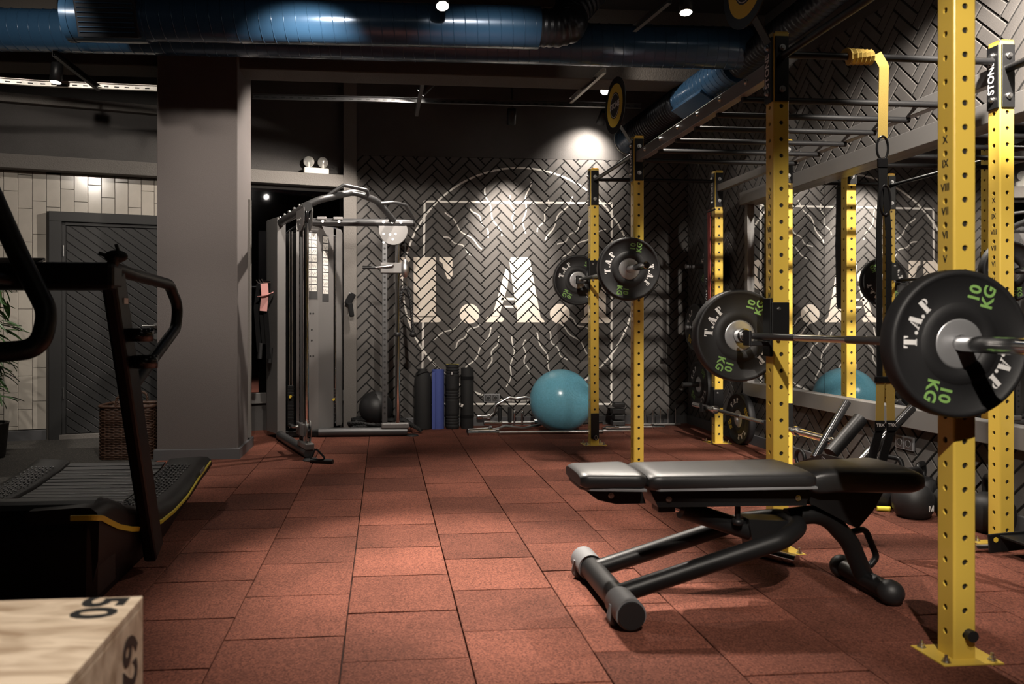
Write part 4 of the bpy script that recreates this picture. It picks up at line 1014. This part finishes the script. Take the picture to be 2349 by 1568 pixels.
# ---- rope attachment and handle
def carabiner(p, parent, h=.09, m='chrome'):
    p = V(p); return B().tube(fillet([p + V((-.014, 0, 0)), p + V((.014, 0, 0)), p + V((.018, 0, -h)), p + V((-.018, 0, -h))], .012, 4, closed=True), .004, 8, closed=True).build('carabiner', m, parent)
rp = thing('tricep_rope', 'black double rope attachment hanging from the wall-side pulley', 'rope', tuple(hookR))
carabiner(hookR, rp)
q = hookR + V((0, 0, -.10))
def twist(pts, r, m, parent, name='rope'):
    pts = [V(p) for p in pts]; L = 0; out = [[], [], []]
    for i, p in enumerate(pts):
        if i: L += (p - pts[i - 1]).length
        d = pts[min(i + 1, len(pts) - 1)] - pts[max(i - 1, 0)]; x, y = basis(d)
        for k in range(3):
            t = L / (r * 5) * 2 * pi + k * 2 * pi / 3; out[k].append(p + (x * cos(t) + y * sin(t)) * r * .5)
    for k in range(3): B().tube(out[k], r * .56, 7).build(name, m, parent)
def dens(pts, n):
    pts = [V(p) for p in pts]; L = [0]
    for i in range(1, len(pts)): L.append(L[-1] + (pts[i] - pts[i - 1]).length)
    out = []
    for k in range(n + 1):
        s = L[-1] * k / n
        for i in range(1, len(pts)):
            if s <= L[i] + 1e-9: out.append(pts[i - 1].lerp(pts[i], (s - L[i - 1]) / max(1e-9, L[i] - L[i - 1]))); break
    return out
twist(dens(fillet([q + V((-.07, 0, -.42)), q + V((-.05, 0, -.10)), q + V((-.02, 0, .0)), q + V((.02, 0, 0)), q + V((.05, 0, -.10)), q + V((.075, 0, -.41))], .05, 6), 110), .0155, 'black_rubber', rp, 'rope_strand')
for dx in (-.07, .075): B().sphere(q + V((dx, 0, -.43)), .034, 16, (1, 1, .85)).build('rope_knob', 'black_rubber', rp)
hn = thing('stirrup_handle', 'black cable handle lying on the floor at the foot of the cable machine', 'handle', (-.5, 5.9, 0))
carabiner((hookL.x, hookL.y - .01, hookL.z), hn, .07)
B().tube(fillet([(-.52, 5.91, .10), (-.56, 5.86, .03), (-.42, 5.80, .03), (-.51, 5.90, .10)], .03), .008, 8).build('strap', 'webbing_black', hn)
B().cyl((-.55, 5.86, .02), (-.38, 5.80, .02), .0175).build('grip', 'black_rubber', hn)
# hooks with bands on the shroud
hk = thing('accessory_rack', 'small hook rack on the side of the cable machine', 'hook rack', (-1.07, 7.1, 1.42))
B().box((-1.055, 7.16, 1.43), (.02, .16, .04), .004, R=M.Rotation(radians(-27), 3, 'Z')).build('rail', 'black_powder', hk)
for k in range(3):
    p = V((-1.085 + .035 * k, 7.21 - .07 * k, 1.43)); B().tube(fillet([p, p + V((-.07, -.035, 0)), p + V((-.085, -.042, .03))], .01), .005, 8).build('hook', 'chrome', hk)
pb = thing('fabric_band', 'pink fabric loop band hanging on the cable machine hooks', 'band', (-1.09, 7.05, 1.25))
c = V((-1.075, 7.02, 1.30))
B().tube(fillet([c + V((.0, 0, .12)), c + V((.01, -.01, .02)), c + V((-.005, -.012, -.13))], .05), .01, flat=(.032, .003), up=V((0, 1, 0))).build('band_loop', 'band_pink', pb)
B().tube(fillet([c + V((-.05, 0, .0)), c + V((.02, -.02, .01)), c + V((.085, -.01, .04))], .05), .01, flat=(.003, .032), up=V((0, 1, 0))).build('band_fold', 'band_pink', pb)
sb = thing('ankle_straps', 'black straps and grips hanging under the pink band', 'straps', (-1.1, 7.1, 1.0))
for dx, l in ((-.05, .62), (.0, .55), (.045, .68)):
    B().tube(fillet([(-1.09 + dx, 7.10 - dx * .6, 1.42), (-1.11 + dx, 7.07 - dx * .6, 1.2), (-1.08 + dx, 7.06 - dx * .6, 1.42 - l)], .1), .01, flat=(.02, .004), up=V((0, 1, 0))).build('strap', 'webbing_black', sb)
for dx, z in ((-.04, .74), (.05, .70)): B().cyl((-1.08 + dx, 7.05, z), (-1.07 + dx, 7.05, z + .14), .02).build('grip', 'foam_black', sb)
gl = thing('lifting_gloves', 'dark gloves hanging on the pilaster beside the cable machine', 'gloves', (-.40, 7.7, 1.2))
c = at_Y(803, 690, 7.70)
B().box(c + V((0, 0, .02)), (.07, .03, .13), .014, R=M.Rotation(.5, 3, 'Y')).build('glove', 'webbing_black', gl)
B().box(c + V((.01, -.02, -.09)), (.05, .03, .14), .014, R=M.Rotation(-.15, 3, 'Y')).build('glove', 'webbing_black', gl)
B().cyl(c + V((0, .08, .08)), c + V((0, -.02, .08)), .006).build('hook', 'steel', gl)
# ================================================================ ALONG THE BACK WALL
def roll(name, label, px_, ytop, ybot, rad, m, cat, y=7.62):
    p0, p1 = at_Y(px_, ybot, y), at_Y(px_, ytop, y); t = thing(name, label, cat, (p0.x, y, 0), 'rolls standing against the herringbone wall'); return t, p0.x, p1.z
t, x, z = roll('bagged_mat', 'tall black drawstring bag standing next to the blue mat', 970, 848, 985, .085, 'foam_black', 'bag')
B().lathe([(0, 0), (.083, 0), (.088, .02), (.085, .3), (.086, z - .1), (.07, z - .03), (.04, z - .005), (.05, z + .01), (.02, z + .012), (0, z)], 24, M.Translation((x, 7.62, 0))).build('bag_body', 'foam_black', t)
B().tube(fillet([(x - .04, 7.58, z), (x - .07, 7.55, z - .05), (x - .02, 7.545, z - .03), (x + .05, 7.56, z - .01)], .02), .005, 6).build('drawstring', 'webbing_black', t)
t, x, z = roll('exercise_mat', 'rolled blue exercise mat against the herringbone wall', 1005, 847, 985, .065, 'mat_blue', 'mat')
sp_ = []
for k in range(90): a = 2 * pi * k / 26; r_ = .012 + .0155 * k / 26; sp_.append((r_ * cos(a), r_ * sin(a)))
b = B(); vs_ = []; fs_ = []
for u_, v_ in sp_: vs_ += [V((x + u_ * 1.05, 7.62 + v_, 0)), V((x + u_ * 1.05, 7.62 + v_, z))]
for k in range(len(sp_) - 1): fs_.append((2 * k, 2 * k + 2, 2 * k + 3, 2 * k + 1))
b.add(vs_, fs_, True); b.cyl((x, 7.62, .002), (x, 7.62, z - .003), .061, n=26); b.build('mat_roll', 'mat_blue', t)
b = B(); b.box((x - .05, 7.555, z / 2 - .01), (.035, .012, z - .03), .005); b.build('loose_edge', 'mat_blue', t)
t, x, z = roll('foam_roller', 'ribbed black foam roller with a small white logo', 1038, 835, 985, .067, 'foam_black', 'roller')
pr = [(0, 0), (.062, 0)]; zz = .03
while zz < z - .03:
    pr += [(.068, zz), (.068, zz + .012), (.062, zz + .016), (.062, zz + .024)] if int(zz / .13) % 2 == 0 else [(.068, zz), (.068, zz + .024)]; zz += .028
pr += [(.066, z), (.05, z), (.05, z - .02), (0, z - .02)]
B().lathe(pr, 28, M.Translation((x, 7.62, 0))).build('ribbed_tube', 'foam_black', t)
tag(B().lathe([(.0665, z + .0005), (.05, z + .0005)], 28, M.Translation((x, 7.62, 0))).build('rim', 'stripe_yellow', t), 'yellow green rim')
c = V((x - .012, 7.62 - .0705, z - .085)); B().box(c, (.036, .004, .046), .002).build('logo_tag', 'black_gloss', t)
for s_ in (-1, 1): B().box(c + V((0, -.003, 0)), (.006, .001, .032), R=M.Rotation(s_ * .5, 3, 'Y')).build('logo_stroke', 'print_white', t)
t, x, z = roll('rolled_mat', 'rolled black mat held by a strap, right of the foam roller', 1072, 843, 985, .064, 'foam_black', 'mat')
b = B(); b.lathe([(0, 0), (.062, 0), (.064, .006), (.064, z - .006), (.06, z), (.054, z), (.05, z - .01), (.04, z - .01), (.036, z), (.02, z), (0, z - .008)], 28, M.Translation((x, 7.62, 0))); b.build('mat_roll', 'foam_black', t)
for zz in (z - .12, .11): B().lathe([(.066, zz), (.067, zz + .018), (.066, zz + .036)], 28, M.Translation((x, 7.62, 0))).build('strap', 'webbing_black', t)
B().box((x - .06, 7.56, .24), (.02, .003, .03), R=M.Rotation(.4, 3, 'Y')).build('paper_tag', 'paper', t)
# slam ball and battle rope
sb_ = thing('slam_ball', 'black slam ball behind the cable machine column', 'ball', (-.06, 7.45, 0)); B().sphere((-.075, 7.48, .235), .165, 32).build('ball_shell', 'black_rubber', sb_)
B().lathe([(.0, .165), (.012, .166), (.015, .16)], 12, M.Translation((-.075, 7.48, .235)) @ M.Rotation(.6, 4, 'X')).build('valve', 'black_gloss', sb_)
br = thing('battle_rope', 'thick black battle rope coiled around the slam ball', 'rope', (-.05, 7.45, 0))
cp = []
for k in range(180):
    a = 2 * pi * k / 40; r_ = .22 + .018 * sin(k * .9); zz = .025 + .021 * k / 40 + .008 * sin(k * .53)
    cp.append(V((-.06 + r_ * cos(a) * 1.15, 7.44 + r_ * sin(a) * .82, zz)))
cp += [V((.20 + .02 * k, 7.32 - .005 * k, max(.025, .13 - .012 * k))) for k in range(9)]
twist(cp, .021, 'foam_black', br, 'rope_strand')
twist(dens([( -.26, 7.42, .10), (-.27, 7.55, .12), (-.1, 7.70, .12), (.1, 7.69, .12), (.22, 7.55, .10), (.28, 7.4, .06)], 40), .021, 'foam_black', br, 'rope_strand')
# exercise ball
eb_c = at_Y(1287, 921, 7.33)
eb = thing('exercise_ball', 'large teal exercise ball against the herringbone wall', 'ball', (eb_c.x, 7.33, 0)); rad = .305
B().sphere((eb_c.x, 7.33, rad), rad, 64).build('ball_shell', 'teal_vinyl', eb)
for k in range(6):
    zz = .10 + .012 * k; rr_ = sqrt(rad ** 2 - zz ** 2) * 1.0; n_ = V((.35, -.75, .45)).normalized(); x_, y_ = basis(n_); dd = .26 + .008 * k; r2 = sqrt(rad * rad - dd * dd)
    B().tube([V((eb_c.x, 7.33, rad)) + n_ * dd + (x_ * cos(t_) + y_ * sin(t_)) * (r2 + .0005) for t_ in [2 * pi * q_ / 48 for q_ in range(48)]], .0012, 5, closed=True).build('ring_ridge', 'teal_vinyl', eb)
# bars on the floor before the wall
def floor_bar(label, pts, r, sl, y, z=None):
    pts = [V(p) for p in pts]; t = thing('lifting_bar', label, 'bar', (pts[0].x, pts[0].y, 0), 'bars lying along the far wall')
    B().tube(fillet(pts, .05, 6), .0142, 14).build('shaft', 'steel', t)
    for a, b_ in ((pts[0], pts[1]), (pts[-1], pts[-2])):
        d_ = (b_ - a).normalized(); B().cyl(a, a + d_ * sl, r, n=20).build('sleeve', 'chrome', t); B().cyl(a + d_ * sl, a + d_ * (sl + .03), r + .012, n=22).build('collar', 'chrome', t)
        B().cyl(a - d_ * .006, a, r - .004, n=20).build('end_cap', 'black_rubber', t)
    return t
a = at_z(1074, 992, .03); y1 = a.y
floor_bar('straight chrome bar lying on the floor before the exercise ball', [(a.x, y1, .028), (a.x + .45, y1, .028), (a.x + 1.1, y1, .028), (a.x + 1.58, y1, .028)], .027, .26, y1)
x0_ = a.x + .02
def ez(t_, off, z): p = V((a.x + .01, y1 + .13, 0)).lerp(V((a.x + 1.45, y1 + .58, 0)), t_); d_ = V((1.44, .45, 0)).normalized(); return p + V((-d_.y, d_.x, 0)) * off + ZU * z
floor_bar('cambered curl bar lying at a slant behind the straight chrome bar', [ez(0, 0, .027), ez(.2, 0, .027), ez(.27, .02, .05), ez(.40, -.0, .02), ez(.55, .02, .05), ez(.64, 0, .027), ez(1, 0, .027)], .025, .22, y1)
x0_ = a.x + .16
floor_bar('chrome bar with tall curved grips lying nearest the wall sockets', [(x0_, y1 + .60, .10), (x0_ + .12, y1 + .60, .10), (x0_ + .17, y1 + .60, .14), (x0_ + .185, y1 + .60, .22), (x0_ + .33, y1 + .60, .30), (x0_ + .40, y1 + .60, .285), (x0_ + .50, y1 + .60, .30), (x0_ + .66, y1 + .60, .25), (x0_ + .76, y1 + .60, .12), (x0_ + .9, y1 + .60, .10), (x0_ + 1.1, y1 + .60, .10)], .025, .10, y1)
t = floor_bar('chrome tricep bar with upright pegs lying between the other bars', [(x0_ + .06, y1 + .52, .05), (x0_ + .3, y1 + .52, .05), (x0_ + .5, y1 + .52, .05), (x0_ + .75, y1 + .52, .05)], .024, .15, y1)
for dx in (.36, .44): B().tube(fillet([(x0_ + dx, y1 + .47, .03), (x0_ + dx, y1 + .47, .17), (x0_ + dx + .02, y1 + .52, .17), (x0_ + dx, y1 + .52, .05)], .02), .01, 10).build('peg', 'chrome', t)
for dx in (.22, .32): B().cyl((x0_ + dx, y1 + .51, .06), (x0_ + dx, y1 + .51, .21), .02).build('neutral_grip', 'foam_black', t)
floor_bar('thin chrome bar lying right of the exercise ball behind the uprights', [(x0_ + 1.25, y1 + .30, .02), (x0_ + 1.45, y1 + .30, .02), (x0_ + 1.65, y1 + .30, .02), (x0_ + 1.85, y1 + .30, .02)], .018, .1, y1)
ck = thing('grip_stack', 'small stack of black push-up grips against the far wall', 'grips', (2.02, 7.62, 0)); c = at_Y(1418, 985, 7.60)
for k in range(4): B().box((c.x + .01 * (k % 2), 7.62, .04 + k * .062), (.13 - .02 * (k % 2), .10, .05), .008).build('grip_block', 'black_rubber', ck)
pn_ = thing('pin_rack', 'row of thin steel pins standing on a low rail in the dark corner', 'rack', (2.6, 7.6, 0)); c = at_Y(1515, 980, 7.62)
B().box((c.x, 7.62, .02), (.42, .05, .02), .003).build('rail', 'steel', pn_)
for k in range(5): B().cyl((c.x - .16 + .08 * k, 7.62, .03), (c.x - .16 + .08 * k, 7.62, .165 + .004 * k), .005, n=8).build('pin', 'steel', pn_)
# sockets
def socket(label, c, u_, n_):
    t = thing('double_socket', label, 'socket', tuple(c), 'double wall sockets'); u_, n_ = V(u_), V(n_); R = M((u_, n_, ZU)).transposed()
    B().box(c + n_ * .006, (.165, .012, .084), .004, R=R).build('frame', 'grey_plastic', t)
    for s_ in (-1, 1):
        q = c + u_ * s_ * .038; iz = B().box(q + n_ * .0125, (.066, .004, .066), .003, R=R).build('insert', 'gunmetal', t)
        m_ = M((u_, ZU, -u_.cross(ZU) if u_.cross(ZU).dot(n_) < 0 else u_.cross(ZU))).transposed().to_4x4()
        B().lathe([(.0195, .003), (.022, .004), (.0235, .002)], 24, M.Translation(q + n_ * .0125) @ m_).build('rim', 'grey_plastic', t)
        B().lathe([(.0195, .0022), (0, .0022)], 24, M.Translation(q + n_ * .0125) @ m_).build('well', 'print_shade_black', t)
socket('grey double socket on the herringbone wall between mats and ball', at_Y(1128, 912, BY - .001), (1, 0, 0), (0, -1, 0))
socket('black double socket below the mirror rail behind the straps', at_X(2078, 1015, RX - .001), (0, -1, 0), (-1, 0, 0))
# emergency light on the ledge
el = thing('emergency_light', 'white twin-head emergency light standing on the wall ledge', 'lamp', tuple(wp(2.22, .08, LZ1)))
cl = at_Z(730, 398, 7.55); s0 = (cl - A0).dot(WU)
wbox(B(), s0 - .125, s0 + .125, .04, .1, LZ1, LZ1 + .062, .012).build('battery_case', 'white_plastic', el)
for ds in (-.075, .065):
    c = wp(s0 + ds, .07, LZ1 + .12); d_ = (WN * .95 + WU * (ds * 1.5) + ZU * -.05).normalized(); rm = d_.to_track_quat('Z', 'Y').to_matrix().to_4x4()
    B().lathe([(0, -.045), (.03, -.04), (.05, -.01), (.054, .004), (.05, .008)], 28, M.Translation(c) @ rm).build('lamp_shell', 'white_plastic', el)
    B().lathe([(.051, .006), (.03, .012), (0, .014)], 28, M.Translation(c) @ rm).build('lamp_lens', 'glass_lens', el)
    B().cyl(c, wp(s0 + ds, .07, LZ1 + .05), .014).build('neck', 'white_plastic', el)
# ================================================================ MIRROR SIDE
# suspension trainer
tx, ty = 2.33, YS[1]; zb_ = 2.315
tr = thing('suspension_trainer', 'yellow and black suspension straps hanging from the rig cross bar', 'straps', (tx, ty, .4))
hx = [V((tx - .17 + .12 * k / 60 + .0, ty + .021 * cos(k * .62), zb_ + .021 * sin(k * .62))) for k in range(61)]
B().tube(hx, .01, flat=(.004, .019)).build('bar_wrap', 'webbing_yellow', tr)
B().tube(fillet([(tx - .03, ty - .022, zb_ + .01), (tx - .0, ty - .03, zb_ - .05), (tx, ty - .02, 1.93)], .03), .01, flat=(.0235, .002), up=V((0, 1, 0))).build('anchor_strap', 'webbing_yellow', tr)
def ring(c, rx_, rz_, r, m, nm_): c = V(c); return B().tube([c + V((rx_ * cos(t_), 0, rz_ * sin(t_))) for t_ in [2 * pi * k / 28 for k in range(28)]], r, 8, closed=True).build(nm_, m, tr)
ring((tx, ty - .02, 1.885), .028, .055, .0055, 'black_gloss', 'carabiner')
B().box((tx, ty - .02, 1.815), (.05, .012, .045), .004).build('buckle', 'black_gloss', tr)
B().tube([(tx, ty - .02, 1.80), (tx + .002, ty - .02, 1.69)], .01, flat=(.022, .003), up=V((0, 1, 0))).build('equaliser_loop', 'webbing_black', tr)
ring((tx + .012, ty - .02, 1.64), .026, .07, .0065, 'black_gloss', 'snap_hook')
for dx, zt in ((-.018, .80), (.030, .80)):
    B().tube(fillet([(tx + dx * .4, ty - .02, 1.70), (tx + dx, ty - .02, 1.5), (tx + dx, ty - .025, .79)], .1), .01, flat=(.0135, .0025), up=V((0, 1, 0))).build('main_strap', 'webbing_black', tr)
    B().box((tx + dx, ty - .028, .80), (.05, .014, .03), .004).build('cam_buckle', 'black_gloss', tr)
    B().tube([(tx + dx, ty - .03, .79), (tx + dx * 1.15, ty - .03, .605)], .01, flat=(.0195, .002), up=V((0, 1, 0))).build('handle_strap', 'webbing_yellow', tr)
    tb = B().box((tx + dx * 1.2, ty - .032, .585), (.048, .008, .048), .003).build('logo_tab', 'webbing_black', tr)
    letter('TRX', .021, 'print_white', frame((tx + dx * 1.2, ty - .0365, .588), (1, 0, 0), ZU), tb, off=.0005, ext=.0002)
    B().tube(fillet([(tx + dx * 1.2, ty - .03, .565), (tx + dx * 1.2 - .03, ty - .03, .47), (tx + dx - .045, ty - .03, .39)], .1), .01, flat=(.02, .003), up=V((0, 1, 0))).build('foot_cradle', 'webbing_black', tr)
    B().tube([(tx + dx - .075, ty - .03, .375), (tx + dx + .015, ty - .05, .375)], .017, 14).build('grip', 'foam_black', tr)
# kettlebells
def kettlebell():
    r = thing('kettlebell', 'x', 'kettlebell')
    B().lathe([(0, 0), (.06, 0), (.085, .012), (.104, .05), (.110, .095), (.104, .14), (.085, .175), (.05, .196), (0, .2)], 32).build('bell', 'black_rubber', r)
    B().tube(fillet([(-.058, 0, .165), (-.075, 0, .225), (-.058, 0, .275), (.058, 0, .275), (.075, 0, .225), (.058, 0, .165)], .045, 6), .0165, 14).build('handle', 'black_powder', r)
    b = B()
    for s_ in (-1, 1): b.box((s_ * .008, -.109, .075), (.006, .002, .036), R=M.Rotation(s_ * .45, 3, 'Y'))
    for s_ in (-1, 1): b.box((s_ * .018, -.108, .075), (.005, .002, .034))
    tag(b.build('emblem', 'print_white', r), kind='stuff')
    return r
kb0 = kettlebell(); KBS = [((2.885, 3.93), .35, .95, 'black kettlebell with a white emblem in front of its group'), ((2.865, 4.17), -.5, .88, 'glossy kettlebell left of the white emblem one, nearest the hanging straps'), ((3.08, 4.13), .7, .92, 'kettlebell next to the wall directly below the black socket'),
    ((3.08, 4.38), 1.9, .9, 'kettlebell beside the leaning storage tubes'), ((3.09, 3.90), 2.4, .85, 'tall kettlebell between the wall and the emblem one'), ((3.08, 3.62), 1.2, 1.0, 'big kettlebell behind the far yellow upright')]
for i, ((x, y), a, s_, lab) in enumerate(KBS):
    o = kb0 if i == 0 else copy_tree(kb0)
    o.matrix_basis = M.Translation((x, y, 0)) @ M.Rotation(a, 4, 'Z') @ M.Scale(s_, 4); tag(o, lab, 'kettlebell', 'kettlebells below the mirror')
    for ch in list(o.children):
        if i and ch.name.startswith('emblem'): bpy.data.objects.remove(ch, do_unlink=True)
# leaning bar holder
lb = thing('bar_holder', 'black bar holder with slanted tubes leaning below the mirror rail', 'storage rack', (2.75, 4.5, 0))
bb0 = B(); bb0.box((2.80, 4.46, .10), (.22, .24, .10), .01); bb0.build('base_box', 'black_powder', lb)
def hold(x0p, y0p, x1p, y1p, Xa, Xb, r, m, nm_):
    p0, p1 = at_X(x0p, y0p, Xa), at_X(x1p, y1p, Xb); B().tube([p0, p1], r, 18).build(nm_, m, lb); return p0, p1
p0, p1 = hold(1868, 1050, 1943, 922, 2.72, 3.02, .025, 'black_gloss', 'slanted_tube')
B().cyl(p1, p1 + (p1 - p0).normalized() * .004, .019).build('tube_mouth', 'print_shade_black', lb)
p0, p1 = hold(1905, 1040, 1974, 960, 2.72, 2.95, .043, 'black_powder', 'slanted_tube')
p0, p1 = hold(1968, 1065, 2092, 935, 2.70, 3.06, .025, 'black_gloss', 'slanted_tube')
ar = B(); ar.prism([at_X(1836, 1058, 2.66), at_X(1890, 1040, 2.66), at_X(1985, 1062, 2.66), at_X(1960, 1085, 2.66), at_X(1850, 1085, 2.66)], (-1, 0, 0), .012, .002); sp_o = ar.build('side_plate', 'black_powder', lb)
letter('STONE', .05, 'grey_plastic', frame(at_X(1900, 1066, 2.645), V((0, -1, -.35)), V((0, -.35, 1)).normalized()), sp_o, ext=.0004)
B().tube([at_X(1836, 1050, 2.66) + V((-.0, .05 * cos(t_), .05 * sin(t_) + .0)) for t_ in [2 * pi * k / 24 for k in range(24)]], .012, 10, closed=True).build('ring', 'black_powder', lb)
# bands hanging by the far wall-side upright
for nm_, lab, x, y, z0_, z1_, wd, m in (('resistance_band', 'red resistance band hanging beside the dark corner upright', 2.86, 6.50, 1.02, 2.05, .012, 'band_red'), ('resistance_band', 'wide dark resistance band with pale lettering beside the corner upright', 2.885, 6.62, 1.05, 2.0, .032, 'band_dark'), ('resistance_band', 'long black resistance band hanging on the upright with the low strap', KX - .02, YS[2] + .13, 1.2, 2.1, .03, 'band_dark')):
    t = thing(nm_, lab, 'band', (x, y, z0_), 'resistance bands on the rig')
    lp_ = fillet([(x, y - .02, z0_), (x - .005, y - .025, (z0_ + z1_) / 2), (x, y - .02, z1_), (x, y + .02, z1_), (x + .006, y + .025, (z0_ + z1_) / 2), (x, y + .02, z0_)], .02, 5, closed=True)
    o = B().tube(lp_, .01, closed=True, flat=(wd, .0025), up=V((1, 0, 0))).build('band_loop', m, t)
    if 'lettering' in lab: letter('IRONSTEEL', .05, 'grey_plastic', frame((x, y - .031, 1.35), ZU, (-1, 0, 0)), t, 'band_print', ext=.0003)
    B().tube([(x, y - .12, z1_ - .004), (x, y + .06, z1_ - .004)], .008, 10).build('peg', 'black_powder', t)
# step bracket by the far upright at the frame's edge
fb = thing('step_bracket', 'black angled steel bracket on the floor beside the upright', 'bracket', (2.9, 3.2, 0))
c0 = at_Y(2262, 1232, 3.30)
B().box((c0.x + .17, 3.25, c0.z + .0), (.40, .012, .085), .003, R=M.Rotation(radians(-4), 3, 'Y')).build('side_plate', 'black_powder', fb)
B().box((c0.x + .19, 3.16, c0.z + .02), (.34, .18, .012), .003).build('tread', 'black_powder', fb)
B().cyl((c0.x + .0, 3.243, c0.z + .005), (c0.x + .0, 3.2425, c0.z + .005), .012, n=14).build('pin_hole', 'print_yellow', fb)
B().tube([(c0.x - .06, 3.3, .025), (c0.x + .1, 3.3, .025)], .018).build('foot_tube', 'chrome', fb)
B().box((c0.x + .19, 3.24, c0.z / 2 - .02), (.05, .05, c0.z), .003).build('leg', 'black_powder', fb)
yh = thing('yellow_handle', 'small yellow handle lying on the floor by the kettlebells', 'handle', (2.6, 4.05, 0)); q = at_z(2026, 1162, .03)
B().tube([q + V((-.03, .012, -.01)), q + V((.035, -.01, -.01))], .014, 14).build('grip', 'stripe_yellow', yh); B().tube([q + V((-.09, .03, -.012)), q + V((-.05, .02, -.008))], .012, 12).build('stem', 'black_rubber', yh)
# ================================================================ LEFT CORNER
# wicker basket
bk_c = V((-1.99, 6.27, 0))
bk = thing('wicker_basket', 'dark woven wicker basket with hoop handles beside the pillar', 'basket', tuple(bk_c))
def rr_path(hx_, hy_, z, ph, amp, n=96):
    out = []
    for k in range(n):
        a = 2 * pi * k / n; c_, s_ = cos(a), sin(a); m_ = (abs(c_) ** 6 + abs(s_) ** 6) ** (-1 / 6); wv = amp * sin(a * 24 + ph)
        out.append(V((bk_c.x + (hx_ + wv) * c_ * m_, bk_c.y + (hy_ + wv) * s_ * m_, z)))
    return out
ws = B()
for k in range(30): ws.tube(rr_path(.205, .165, .012 + k * .0132, pi * (k % 2), .005), .0068, 6, closed=True)
tag(ws.build('woven_strands', 'wicker', bk), kind='stuff')
for k in range(24):
    a = 2 * pi * (k + .5) / 24; c_, s_ = cos(a), sin(a); m_ = (abs(c_) ** 6 + abs(s_) ** 6) ** (-1 / 6)
    B().cyl((bk_c.x + .205 * c_ * m_, bk_c.y + .165 * s_ * m_, 0), (bk_c.x + .205 * c_ * m_, bk_c.y + .165 * s_ * m_, .42), .0055, n=6).build('stake', 'wicker', bk)
B().tube(rr_path(.21, .17, .415, 0, .003), .013, 8, closed=True).build('rim', 'wicker', bk)
B().box(bk_c + V((0, 0, .2)), (.36, .29, .36), .03).build('lining', 'print_shade_black', bk)
for s_ in (-1, 1):
    twist(dens(fillet([bk_c + V((-.07, s_ * .17, .41)), bk_c + V((-.06, s_ * .17, .50)), bk_c + V((.06, s_ * .17, .50)), bk_c + V((.07, s_ * .17, .41))], .06, 8), 40), .011, 'wicker', bk, 'handle_strand')
# potted bamboo
pb_c = V((-3.10, 6.30, 0)); rnd = random.Random(3)
pt = thing('potted_bamboo', 'leafy green bamboo plant in a dark pot by the tiled wall', 'plant', tuple(pb_c))
B().lathe([(0, 0), (.11, 0), (.125, .02), (.15, .27), (.155, .28), (.145, .28), (.14, .25), (0, .25)], 28, M.Translation(pb_c)).build('pot', 'pot', pt)
def leaf_mesh(l, w_):
    vs = []; fs = []; n = 6
    for i in range(n + 1):
        t_ = i / n; ww = w_ * sin(pi * min(1, t_ * .92 + .06)) ** .8 * (1 - t_ * .25); zz = -.25 * l * t_ * t_
        vs += [V((l * t_, -ww, zz + .006)), V((l * t_, 0, zz)), V((l * t_, ww, zz + .006))]
    for i in range(n):
        for j in (0, 1): fs.append((i * 3 + j, i * 3 + j + 1, i * 3 + j + 4, i * 3 + j + 3))
    b = B(); b.add(vs, fs, True); return b.mesh('leaf')
lms = [leaf_mesh(.15, .013), leaf_mesh(.19, .016), leaf_mesh(.12, .011)]
stems = []
for k in range(7):
    a = rnd.uniform(0, 2 * pi); r_ = rnd.uniform(.02, .09); tz = rnd.uniform(1.2, 1.52); ex = rnd.uniform(.05, .2)
    pth = [pb_c + V((r_ * cos(a), r_ * sin(a), .22)), pb_c + V((r_ * cos(a) * 1.6, r_ * sin(a) * 1.6, tz * .6)), pb_c + V(((r_ + ex) * cos(a), (r_ + ex) * sin(a), tz))]
    B().tube(dens(pth, 12), lambda s: .008 - .004 * s, 8).build('stem', 'stem_wood', pt); stems.append(dens(pth, 40))
for k in range(298):
    s_ = rnd.choice(stems); p = s_[rnd.randint(8, 40)]; az = rnd.uniform(0, 2 * pi)
    off = V((cos(az), sin(az), .1)) * rnd.uniform(.0, .13)
    o = obj('leaf', rnd.choice(lms), 'leaf', pt); o.location = p + off
    o.rotation_euler = (rnd.uniform(-.5, .5), rnd.uniform(-.2, .9), az + rnd.uniform(-.7, .7))
